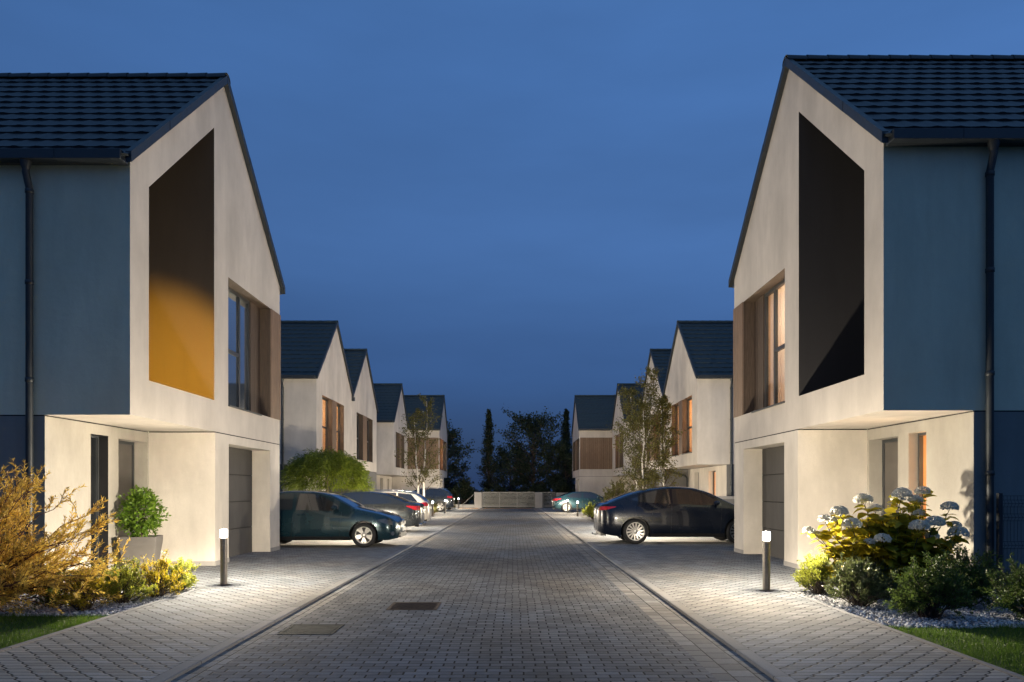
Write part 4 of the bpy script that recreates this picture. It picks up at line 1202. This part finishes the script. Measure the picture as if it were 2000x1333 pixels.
def shrub(name, label, loc, rx, h, stems, leaves, ll, lw, leafm, barkm, cat='shrub', group=None, bottom=0.05, side_twigs=3, spread=0.5, ry=None, up_bias=0.5, flat=1.0):
    root = empty(name, loc); tag(root, label, cat, group)
    ry = ry or rx
    tw = MB(); B, Dv, S = [], [], []
    lumps = rng.uniform(0.72, 1.12, 9); ph = rng.uniform(0, 6.28)
    for i in range(stems):
        az = rng.uniform(0, 2 * math.pi); ph_el = math.asin(rng.uniform(bottom, 1.0) ** 0.8)
        r = rng.uniform(0.72, 1.0) * lumps[int(((az + ph) % 6.283) / 0.7) % 9]
        end = np.array([math.cos(az) * math.cos(ph_el) * rx * r, math.sin(az) * math.cos(ph_el) * ry * r, 0.06 + h * math.sin(ph_el) * r * flat])
        st = np.array([rng.normal(0, rx * 0.07), rng.normal(0, ry * 0.07), -0.03])
        c = curve(st, end, 0.06 * h, 6, 0.03)
        tw.tube(c, list(np.linspace(0.011, 0.0035, 6) * (0.6 + 0.5 * h)), 4, 0, False)
        c = np.array(c)
        paths = [(c, 0.42)]
        for k in range(side_twigs):
            t = rng.uniform(0.4, 0.95); q = int(t * 5)
            p = c[q] + (c[min(q + 1, 5)] - c[q]) * (t * 5 - q)
            dr = nrm(nrm(end - st) + rng.normal(0, spread, 3) + np.array([0, 0, 0.25]))
            e2 = p + dr * rx * rng.uniform(0.18, 0.42); e2[2] = max(e2[2], 0.05)
            cc = np.array(curve(p, e2, 0.0, 4, 0.04))
            tw.tube([tuple(x) for x in cc], [0.004, 0.0035, 0.003, 0.002], 3, 0, False)
            paths.append((cc, 0.05))
        nl = max(4, int(leaves / stems / (side_twigs + 1)))
        for pc, t0 in paths:
            ts = rng.uniform(t0, 1.0, nl) ** 0.75; m = len(pc) - 1
            qi = np.minimum((ts * m).astype(int), m - 1); f = (ts * m - qi)[:, None]
            pos = pc[qi] * (1 - f) + pc[qi + 1] * f
            dr = nrm(pc[qi + 1] - pc[qi])
            B.append(pos + rng.normal(0, 0.012, pos.shape)); Dv.append(nrm(dr * up_bias + nrm(rng.normal(size=pos.shape)) * 0.8 + np.array([0, 0, 0.15])))
    B, Dv = np.concatenate(B), np.concatenate(Dv)
    keep = B[:, 2] > 0.015; B, Dv = B[keep], Dv[keep]
    n = len(B)
    tw.build('stems', barkm, root, recalc=False)
    leaf_obj('foliage', B, Dv, rng.uniform(0.7, 1.25, n) * ll, rng.uniform(0.75, 1.2, n) * lw, leafm, root)
    return root

BED_L, BED_R = -0.02, -0.02
# low shrubs along the left bed
G1 = 'low shrubs in the left gravel bed'
shrub('low_shrub', 'dull yellow low shrub at the lawn corner beside the golden bush', (-5.38, 9.25, BED_L), 0.40, 0.50, 46, 5200, 0.030, 0.012, M['leaf_yellow'], M['bark'], group=G1)
shrub('low_shrub', 'grey green low shrub between the two yellow shrubs', (-5.22, 9.85, BED_L), 0.38, 0.50, 44, 4200, 0.036, 0.017, M['leaf_lime'], M['bark'], group=G1)
shrub('low_shrub', 'bright yellow low shrub in front of the planter', (-5.06, 10.45, BED_L), 0.40, 0.56, 48, 5200, 0.030, 0.012, M['leaf_yellow'], M['bark'], group=G1)
shrub('low_shrub', 'small lime green low shrub next to the left bollard lamp', (-4.99, 11.00, BED_L), 0.35, 0.46, 40, 3400, 0.036, 0.019, M['leaf_lime'], M['bark'], group=G1)
shrub('low_shrub', 'lime green low shrub behind the others against the porch', (-5.75, 10.6, BED_L), 0.42, 0.52, 44, 3600, 0.036, 0.017, M['leaf_lime'], M['bark'], group=G1)
shrub('low_shrub', 'shaded green low shrub under the golden bush branches', (-5.95, 9.55, BED_L), 0.42, 0.42, 40, 3400, 0.034, 0.015, M['leaf_green'], M['bark'], group=G1)
# green shrubs on the right
G2 = 'green shrubs in the right gravel bed'
def rshrub(label, x, y, r, h, m, n=4200):
    shrub('green_shrub', label, (x, y, BED_R), r * 1.08, h, 60, n * 2.2, 0.036, 0.015, m, M['bark'], group=G2, bottom=0.10, side_twigs=5, up_bias=0.8, spread=0.7)
rshrub('small yellow lit shrub right beside the right bollard lamp', 4.42, 10.70, 0.36, 0.66, M['leaf_lime'], 3600)
rshrub('olive shrub second from the bollard lamp at the paving edge', 4.52, 9.65, 0.44, 0.64, M['leaf_olive'])
rshrub('large dark green shrub at the front edge of the right bed', 4.92, 8.72, 0.50, 0.74, M['leaf_green'], 5600)
rshrub('dark green shrub in front of the hydrangea near the house corner', 5.85, 9.55, 0.50, 0.72, M['leaf_green'])
rshrub('dark green shrub at the right picture edge beside the lawn', 6.05, 8.62, 0.50, 0.72, M['leaf_green'], 5200)
rshrub('yellowish shrub tucked behind the olive shrub under the hydrangea', 4.85, 10.25, 0.40, 0.62, M['leaf_olive'])
rshrub('dark shrub in front of the mesh fence', 6.95, 9.75, 0.46, 0.55, M['leaf_green'])

# golden bush, left foreground
def golden():
    root = empty('golden_bush', (-6.85, 9.15, BED_L)); tag(root, 'tall golden orange leaved bush with arching twigs at the left edge', 'bush')
    tw = MB(); B, Dv = [], []
    for i in range(145):
        az = rng.uniform(-2.6, 2.6); el = rng.uniform(0.04, 1.35)
        Lb = rng.uniform(1.3, 2.25) * (1.0 - 0.12 * math.sin(el))
        if el > 1.05: Lb *= 0.97
        end = np.array([math.cos(az) * math.cos(el) * Lb, math.sin(az) * math.cos(el) * Lb * 0.62, max(math.sin(el) * Lb, 0.10)])
        st = np.array([rng.normal(0, 0.10), rng.normal(0, 0.1), -0.03])
        c = np.array(curve(st, end, 0.16, 9, 0.015))
        tw.tube([tuple(x) for x in c], list(np.linspace(0.013, 0.003, 9)), 5, 0, False)
        for k in range(11):
            t = rng.uniform(0.25, 1.0); q = min(int(t * 8), 7); p = c[q] + (c[q + 1] - c[q]) * (t * 8 - q)
            dr = nrm(nrm(end - st) * 1.0 + rng.normal(0, 0.42, 3) + np.array([0, 0, 0.2]))
            e2 = p + dr * rng.uniform(0.15, 0.42); e2[2] = max(e2[2], 0.04)
            cc = np.array(curve(p, e2, 0.02, 5, 0.02))
            tw.tube([tuple(x) for x in cc], [0.004, 0.0035, 0.003, 0.0025, 0.002], 3, 0, False)
            nl = 30
            ts = np.repeat(np.linspace(0.1, 1.0, nl // 3), 3); m = 4
            qi = np.minimum((ts * m).astype(int), m - 1); f = (ts * m - qi)[:, None]
            pos = cc[qi] * (1 - f) + cc[qi + 1] * f
            B.append(pos); Dv.append(nrm(dr * 0.9 + nrm(rng.normal(size=pos.shape)) * 0.75))
    B, Dv = np.concatenate(B), np.concatenate(Dv); n = len(B)
    tw.build('twigs', M['bark_red'], root, recalc=False)
    leaf_obj('foliage', B, Dv, rng.uniform(0.042, 0.075, n), rng.uniform(0.010, 0.016, n), M['leaf_gold'], root)
golden()

# planter with clipped tree
def topiary():
    t = empty('planter_pot', (-6.84, 13.55, 0), R(14)); tag(t, 'tall square taupe planter pot standing in the left porch', 'planter')
    p = MB(); b, tp, h = 0.23, 0.31, 0.66
    lv = [(b, 0.0), (b + 0.035, 0.25), (tp - 0.008, 0.52), (tp, h)]
    rings = [[(-w, -w, z), (w, -w, z), (w, w, z), (-w, w, z)] for w, z in lv] + [[(-tp + 0.03, -tp + 0.03, h), (tp - 0.03, -tp + 0.03, h), (tp - 0.03, tp - 0.03, h), (-tp + 0.03, tp - 0.03, h)], [(-tp + 0.03, -tp + 0.03, h - 0.06), (tp - 0.03, -tp + 0.03, h - 0.06), (tp - 0.03, tp - 0.03, h - 0.06), (-tp + 0.03, tp - 0.03, h - 0.06)]]
    vs = [q for r in rings for q in r]; fs = []
    for i in range(len(rings) - 1):
        for k in range(4): fs.append((i * 4 + k, i * 4 + (k + 1) % 4, (i + 1) * 4 + (k + 1) % 4, (i + 1) * 4 + k))
    fs.append((3, 2, 1, 0)); p.add(vs, fs); p.build('pot', M['planter'], t, bevel=0.012)
    s = MB(); w = tp - 0.032; s.quad((-w, -w, h - 0.055), (w, -w, h - 0.055), (w, w, h - 0.055), (-w, w, h - 0.055)); s.build('soil', M['soil'], t)
    r = empty('clipped_tree', (-6.84, 13.55, 0.606)); tag(r, 'small glossy green clipped tree growing in the taupe planter', 'tree')
    tk = MB(); tk.tube([(0, 0, 0), (0.012, 0, 0.2), (0, 0.01, 0.5)], [0.02, 0.018, 0.012], 8)
    for k in range(26):
        d = nrm(rng.normal(size=3)); d[2] = abs(d[2]) * 0.8 + 0.1
        tk.tube(curve((0, 0, 0.25 + 0.01 * k), (d[0] * 0.3, d[1] * 0.3, 0.3 + d[2] * 0.5), 0.03, 5), [0.008, 0.006, 0.005, 0.004, 0.003], 4, 0, False)
    tk.build('trunk', M['bark'], r, recalc=False)
    n = 2300
    d = nrm(rng.normal(size=(n, 3))); rad = rng.uniform(0.25, 1.0, n) ** 0.5
    az = np.arctan2(d[:, 1], d[:, 0])
    k = 1 + 0.24 * np.sin(3 * az + 1) * np.cos(2.2 * d[:, 2] * 3) + 0.09 * np.sin(7 * az + 5 * d[:, 2])
    pos = d * rad[:, None] * k[:, None] * np.array([0.37, 0.37, 0.44]) * (1 - 0.25 * np.clip(d[:, 2:3], 0, 1)) + np.array([0, 0, 0.47])
    pos[:, 2] += 0.08 * np.clip(d[:, 2], 0, 1)
    pos[:, 2] = np.maximum(pos[:, 2], 0.02)
    leaf_obj('foliage', pos, nrm(d + rng.normal(0, 0.7, (n, 3)) + np.array([0, 0, 0.3])), rng.uniform(0.055, 0.085, n), rng.uniform(0.034, 0.050, n), M['leaf_box'], r)
topiary()

# hydrangea
def hydrangea():
    root = empty('hydrangea', (5.40, 10.50, BED_R)); tag(root, 'large hydrangea with white flower heads and yellow lit leaves by porch', 'hydrangea')
    heads = [(5.38, 10.05, 1.44, 0.15), (4.88, 10.15, 1.36, 0.15), (4.52, 10.1, 1.19, 0.14), (4.36, 10.2, 1.08, 0.11), (4.12, 10.2, 0.92, 0.09), (4.62, 9.95, 1.02, 0.15), (4.55, 10.35, 1.04, 0.12),
             (4.98, 9.8, 0.82, 0.13), (5.46, 9.75, 1.00, 0.15), (5.70, 9.8, 1.05, 0.15), (5.72, 9.9, 0.86, 0.10), (6.02, 10.0, 1.26, 0.13), (6.08, 9.9, 0.90, 0.15), (4.82, 9.85, 0.78, 0.08), (5.62, 10.15, 1.36, 0.11),
             (4.22, 10.25, 0.86, 0.09), (6.15, 10.1, 1.00, 0.10), (5.20, 10.45, 1.22, 0.12), (5.85, 10.5, 1.15, 0.12), (4.70, 10.5, 1.15, 0.11), (5.62, 10.62, 1.38, 0.12), (5.95, 10.55, 1.48, 0.12)]
    heads = [(x, y, z, r * 0.86) for x, y, z, r in heads]
    st = MB(); LB, LD, LL = [], [], []; o0 = np.array([5.30, 10.15, BED_R])
    def leafs(c, t0, n, s):
        for j in range(n):
            t = rng.uniform(t0, 0.99); q = min(int(t * 7), 6); p = c[q] + (c[q + 1] - c[q]) * (t * 7 - q)
            a = rng.uniform(0, 6.28)
            LB.append(p); LD.append((math.cos(a), math.sin(a), rng.uniform(-0.45, 0.55))); LL.append(s * rng.uniform(0.7, 1.15))
    for (x, y, z, r) in heads:
        e = np.array([x, y, z]) - o0
        c = np.array(curve((e[0] * 0.22 + rng.normal(0, 0.05), e[1] * 0.3 + rng.normal(0, 0.05), -0.03), e - np.array([0, 0, 0.03]), 0.05, 8, 0.012))
        st.tube([tuple(q) for q in c], list(np.linspace(0.010, 0.005, 8)), 5, 0, False)
        leafs(c, 0.30, 30, 0.19)
    for k in range(125):
        a = rng.uniform(0, 6.28); rr = rng.uniform(0.2, 1.0)
        e = np.array([math.cos(a) * 0.95 * rr, math.sin(a) * 0.42 * rr, (0.55 + 0.75 * (1 - rr * rr)) * rng.uniform(0.6, 1.0)])
        c = np.array(curve((e[0] * 0.25, e[1] * 0.3, -0.03), e, 0.05, 8, 0.012))
        st.tube([tuple(q) for q in c], list(np.linspace(0.009, 0.004, 8)), 5, 0, False)
        leafs(c, 0.25, 20, 0.18)
    st.build('stems', M['bark'], root, recalc=False)
    LB, LD, LL = np.array(LB), np.array(LD), np.array(LL)
    # broad leaves: two-segment folded blades
    n = len(LB); d = nrm(LD); sd = nrm(np.cross(d, nrm(rng.normal(0, 0.35, (n, 3)) + np.array([0, 0, 1.0])))); up = np.cross(sd, d)
    prof = [(0.0, 0.03, 0.0), (0.25, 0.28, 0.03), (0.55, 0.33, 0.02), (0.82, 0.19, -0.06), (1.0, 0.0, -0.17)]
    V, Fc = [], []
    for (t, w, dz) in prof:
        cpt = LB + d * LL[:, None] * t + up * LL[:, None] * dz
        V.append(cpt - sd * LL[:, None] * w + up * LL[:, None] * w * 0.25); V.append(cpt); V.append(cpt + sd * LL[:, None] * w + up * LL[:, None] * w * 0.25)
    V = np.stack(V, 1).reshape(-1, 3)
    for i in range(n):
        b = 15 * i
        for k in range(4):
            Fc.append((b + 3 * k, b + 3 * k + 1, b + 3 * k + 4, b + 3 * k + 3)); Fc.append((b + 3 * k + 1, b + 3 * k + 2, b + 3 * k + 5, b + 3 * k + 4))
    me = bpy.data.meshes.new('foliage'); me.from_pydata(V.tolist(), [], Fc); me.materials.append(M['leaf_hyd'])
    me.polygons.foreach_set('use_smooth', [True] * len(Fc))
    link(bpy.data.objects.new('foliage', me), root)
    for (x, y, z, r) in heads:
        n = int(460 * (r / 0.15) ** 2)
        dd = nrm(rng.normal(size=(n, 3))); dd[:, 2] = np.abs(dd[:, 2]) * 1.15 - 0.30
        dd = nrm(dd); k = rng.uniform(0.86, 1.0, n)[:, None]
        pos = np.array([x, y, z]) - o0 + dd * k * np.array([r, r, r * 0.72])
        # each floret: four petals crossing
        B = np.repeat(pos, 3, 0); N3 = np.repeat(dd, 3, 0)
        tang = nrm(np.cross(N3, nrm(rng.normal(size=N3.shape))))
        leaf_obj('flower_head', B - tang * 0.008, tang + N3 * 0.25, rng.uniform(0.024, 0.034, 3 * n), rng.uniform(0.018, 0.025, 3 * n), M['petal'], root)
hydrangea()

# generic tree
def tree(name, label, loc, h, trunk_r, h0, limbs, elev, reach, leaves, ll, lw, leafm, barkm, group=None, stems=1, cat='tree', twigs=4, droop=0.0, lean=0.0, jit=0.10, stem_spread=0.2, sides=7, limbm=None):
    root = empty(name, loc); tag(root, label, cat, group)
    tk = MB(); lb = MB() if limbm else tk; B, Dv = [], []
    for s in range(stems):
        a0 = 6.28 * s / stems + 0.5; off = stem_spread * (0 if stems == 1 else 1)
        hs = h * (1 - 0.13 * s)
        top = np.array([math.cos(a0) * off * 1.6 + lean, math.sin(a0) * off * 1.6, hs * 0.97])
        tr = np.array(curve((math.cos(a0) * off * 0.25, math.sin(a0) * off * 0.25, -0.08), top, 0, 10, 0.007))
        rad = np.linspace(1, 0.10, 10) ** 0.9 * trunk_r / math.sqrt(stems)
        tk.tube([tuple(q) for q in tr], list(rad), sides, 0, False)
        nl_ = int(limbs / stems)
        for i in range(nl_):
            f = h0 + (0.98 - h0) * (i + rng.uniform(0, 0.9)) / nl_
            q = min(int(f * 9), 8); p = tr[q] + (tr[q + 1] - tr[q]) * (f * 9 - q)
            az = i * 2.399 + rng.normal(0, 0.3); el = elev(f) + rng.normal(0, 0.13)
            Lb = reach(f) * rng.uniform(0.75, 1.12)
            e = p + np.array([math.cos(az) * math.cos(el), math.sin(az) * math.cos(el), math.sin(el)]) * Lb
            c = np.array(curve(p, e, 0.06 * Lb - droop * Lb, 6, 0.02))
            r0 = max(rad[q] * 0.42, 0.008)
            lb.tube([tuple(x) for x in c], list(np.linspace(r0, 0.004, 6)), 5, 0, False)
            per = max(3, int(leaves / limbs / (twigs + 1)))
            for k in range(twigs + 1):
                if k == 0: cc = c
                else:
                    t = rng.uniform(0.25, 0.95); qq = min(int(t * 5), 4); pp = c[qq] + (c[qq + 1] - c[qq]) * (t * 5 - qq)
                    dr = nrm(nrm(e - p) + rng.normal(0, 0.5, 3)); ee = pp + dr * Lb * rng.uniform(0.2, 0.42)
                    ee[2] -= droop * Lb * 0.5
                    cc = np.array(curve(pp, ee, 0.0, 4, 0.03))
                    lb.tube([tuple(x) for x in cc], list(np.linspace(max(r0 * 0.4, 0.004), 0.003, 4)), 3, 0, False)
                m = len(cc) - 1; ts = rng.uniform(0.25 if k == 0 else 0.1, 1.02, per)
                qi = np.minimum((ts * m).astype(int), m - 1); ff = (ts * m - qi)[:, None]
                pos = cc[qi] * (1 - ff) + cc[qi + 1] * ff + rng.normal(0, jit, (per, 3)) * min(1.0, Lb)
                B.append(pos); Dv.append(nrm(nrm(cc[qi + 1] - cc[qi]) * 0.5 + rng.normal(0, 0.6, pos.shape) - np.array([0, 0, droop * 1.2])))
    B, Dv = np.concatenate(B), np.concatenate(Dv); n = len(B)
    tk.build('trunk', barkm, root, recalc=False)
    if limbm: lb.build('branches', limbm, root, recalc=False)
    leaf_obj('crown', B, Dv, rng.uniform(0.7, 1.3, n) * ll, rng.uniform(0.7, 1.2, n) * lw, leafm, root)
    return root

# weeping round tree behind the left cars
def weeping():
    root = empty('weeping_tree', (-7.75, 30.6, 0)); tag(root, 'round dome shaped weeping tree lit from below behind the left cars', 'tree')
    tk = MB(); tk.tube([(0, 0, -0.05), (0.03, 0, 0.9), (0, 0.02, 2.2)], [0.09, 0.075, 0.06], 9)
    n = 15000
    d = nrm(rng.normal(size=(n, 3))); d[:, 2] = np.where(d[:, 2] < -0.28, -d[:, 2], d[:, 2]); d = nrm(d)
    az = np.arctan2(d[:, 1], d[:, 0])
    lump = 1 + 0.06 * np.sin(5 * az + 2.0 + 3 * d[:, 2]) + 0.07 * np.sin(11 * az - 4 * d[:, 2]) + rng.normal(0, 0.06, n)
    rad = rng.uniform(0.45, 1.0, n) ** 0.35 * lump
    pos = d * rad[:, None] * np.array([1.62, 1.62, 1.22]) + np.array([0, 0, 1.88])
    for k in range(60):
        a_ = rng.uniform(0, 6.28); q = nrm(np.array([math.cos(a_), math.sin(a_), rng.uniform(0.0, 1.2)]))
        tk.tube(curve((0, 0.02, 2.1), q * np.array([1.5, 1.5, 1.1]) + np.array([0, 0, 1.9]), 0.15, 6), list(np.linspace(0.02, 0.004, 6)), 4, 0, False)
    B = pos; Dv = nrm(d * np.array([0.9, 0.9, 0.3]) + np.array([0, 0, -0.55]) + rng.normal(0, 0.35, (n, 3)))
    tk.build('trunk', M['bark'], root, recalc=False)
    leaf_obj('crown', B, Dv, rng.uniform(0.12, 0.24, n), rng.uniform(0.028, 0.046, n), M['leaf_weep'], root)
weeping()

birch_reach = lambda hgt, k: (lambda f: hgt * k * (0.35 + 0.9 * math.sin(math.pi * min(1, (1 - f) * 0.95 + 0.08)) ) * (0.5 + 0.5 * (1 - f)))
tree('birch_tree', 'slender white stemmed birch lit from below on the left', (-5.5, 43.6, 0), 7.0, 0.11, 0.22, 44, lambda f: 0.75 + 0.35 * f, birch_reach(7.0, 0.24), 4200, 0.10, 0.075, M['leaf_birch'], M['white_bark'], 'birches', 2, jit=0.10, stem_spread=0.25, twigs=6, limbm=M['bark'])
tree('birch_tree', 'tall multi stemmed birch in front of the right houses', (6.0, 34.6, 0), 7.2, 0.12, 0.12, 78, lambda f: 0.80 + 0.35 * f, birch_reach(7.2, 0.26), 12000, 0.085, 0.065, M['leaf_birch'], M['white_bark'], 'birches', 3, jit=0.09, stem_spread=0.35, twigs=6, limbm=M['bark'])
tree('birch_tree', 'thinner birch right of the multi stemmed birch', (7.1, 34.8, 0), 6.0, 0.07, 0.25, 40, lambda f: 0.80 + 0.35 * f, birch_reach(6.0, 0.20), 4200, 0.085, 0.065, M['leaf_birch'], M['white_bark'], 'birches', 1, jit=0.09, twigs=6, limbm=M['bark'])
shrub('bushy_shrub', 'wide bushy olive shrub at the foot of the right birches', (5.0, 35.4, 0), 1.05, 2.3, 70, 5600, 0.075, 0.050, M['leaf_birch'], M['bark'], side_twigs=4, bottom=0.1, spread=0.6)
shrub('bushy_shrub', 'small leafy shrub at the foot of the left birch', (-5.35, 43.0, 0), 0.8, 1.25, 40, 2400, 0.07, 0.045, M['leaf_birch'], M['bark'])
G3 = 'low hedge shrubs by the far driveways'
shrub('hedge_shrub', 'lime green low shrub nearest the tail of the black car', (4.25, 36.6, 0), 0.55, 1.0, 30, 1700, 0.07, 0.035, M['leaf_lime'], M['bark'], group=G3)
shrub('hedge_shrub', 'lime green low shrub in the middle of the right hedge row', (4.20, 39.0, 0), 0.60, 0.85, 30, 1700, 0.07, 0.035, M['leaf_lime'], M['bark'], group=G3)
shrub('hedge_shrub', 'lime green low shrub beside the right far bollard lamp', (4.30, 41.6, 0), 0.55, 0.78, 30, 1500, 0.07, 0.035, M['leaf_lime'], M['bark'], group=G3)
shrub('hedge_shrub', 'yellowish low shrub beside the left far bollard lamp', (-5.0, 45.2, 0), 0.6, 0.95, 30, 1500, 0.07, 0.04, M['leaf_birch'], M['bark'], group=G3)
shrub('hedge_shrub', 'low shrub behind the tail of the dark estate', (-4.95, 57.5, 0), 0.6, 0.75, 28, 1200, 0.08, 0.04, M['leaf_birch'], M['bark'], group=G3)
for (nm, x0, x1, y0, y1) in (('planting_bed', 3.75, 6.6, 33.4, 42.0), ('planting_bed', -6.3, -4.75, 41.4, 46.2), ('planting_bed', -6.0, -4.55, 56.3, 58.6)):
    sheet(nm, x0, x1, y0, y1, 0.006, M['soil'])

# dark trees beyond the gate
GT = 'dark trees beyond the gate'
pop = lambda f: 1.5 * (1 - f) + 0.8
tree('poplar_tree', 'tall narrow poplar left of centre beyond the gate', (-2.7, 80, 0), 10.5, 0.16, 0.06, 110, lambda f: 0.98 + 0.25 * f, lambda f: 1.9 * (1 - f) ** 0.8 + 0.22, 9000, 0.17, 0.09, M['leaf_dark'], M['bark'], GT, jit=0.12)
tree('poplar_tree', 'narrow poplar rising beside the last right house', (5.75, 80, 0), 10.5, 0.16, 0.06, 110, lambda f: 0.98 + 0.25 * f, lambda f: 1.9 * (1 - f) ** 0.8 + 0.22, 9000, 0.17, 0.09, M['leaf_dark'], M['bark'], GT, jit=0.12)
brd = lambda f: 4.5 * math.sin(math.pi * min(1, (1 - f) * 0.8 + 0.18)) ** 0.8
tree('broadleaf_tree', 'wide spreading tree right of centre beyond the gate', (2.1, 77, 0), 7.6, 0.22, 0.12, 70, lambda f: 0.25 + 0.75 * f, lambda f: 0.92 * brd(f), 9500, 0.24, 0.15, M['leaf_dark'], M['bark'], GT, jit=0.16, twigs=5)
tree('broadleaf_tree', 'broad dark tree beside the last left house beyond the gate', (-7.4, 78, 0), 6.8, 0.22, 0.12, 70, lambda f: 0.25 + 0.75 * f, lambda f: 0.8 * brd(f), 8500, 0.24, 0.15, M['leaf_dark'], M['bark'], GT, jit=0.16, twigs=5)
tree('broadleaf_tree', 'low dark tree in the gap between the two poplars', (-0.4, 84, 0), 4.6, 0.16, 0.10, 50, lambda f: 0.25 + 0.75 * f, lambda f: 0.8 * brd(f), 5000, 0.26, 0.17, M['leaf_dark'], M['bark'], GT, jit=0.16, twigs=5)
tree('broadleaf_tree', 'dark tree behind the narrow gate', (5.2, 74, 0), 4.6, 0.16, 0.10, 50, lambda f: 0.25 + 0.75 * f, lambda f: 0.75 * brd(f), 5000, 0.24, 0.16, M['leaf_dark'], M['bark'], GT, jit=0.16, twigs=5)
for i, (x, y, r, h, lab) in enumerate(((-4.6, 69.5, 2.0, 2.6, 'dark bush behind the left gate pillar'), (-1.2, 70.5, 2.1, 1.9, 'dark bush behind the left half of the wide gate'), (1.7, 70, 2.1, 2.2, 'dark bush behind the right half of the wide gate'), (4.6, 69.5, 1.9, 2.6, 'dark bush behind the narrow gate'), (-10.5, 82, 4, 4.5, 'dark bush far left beyond the houses'), (10.5, 82, 4, 4.5, 'dark bush far right beyond the houses'))):
    shrub('dark_bush', lab, (x, y, -0.05), r, h, 60, 3600, 0.20, 0.13, M['leaf_dark'], M['bark'], group='dark bushes behind the gate', side_twigs=4, spread=0.6)
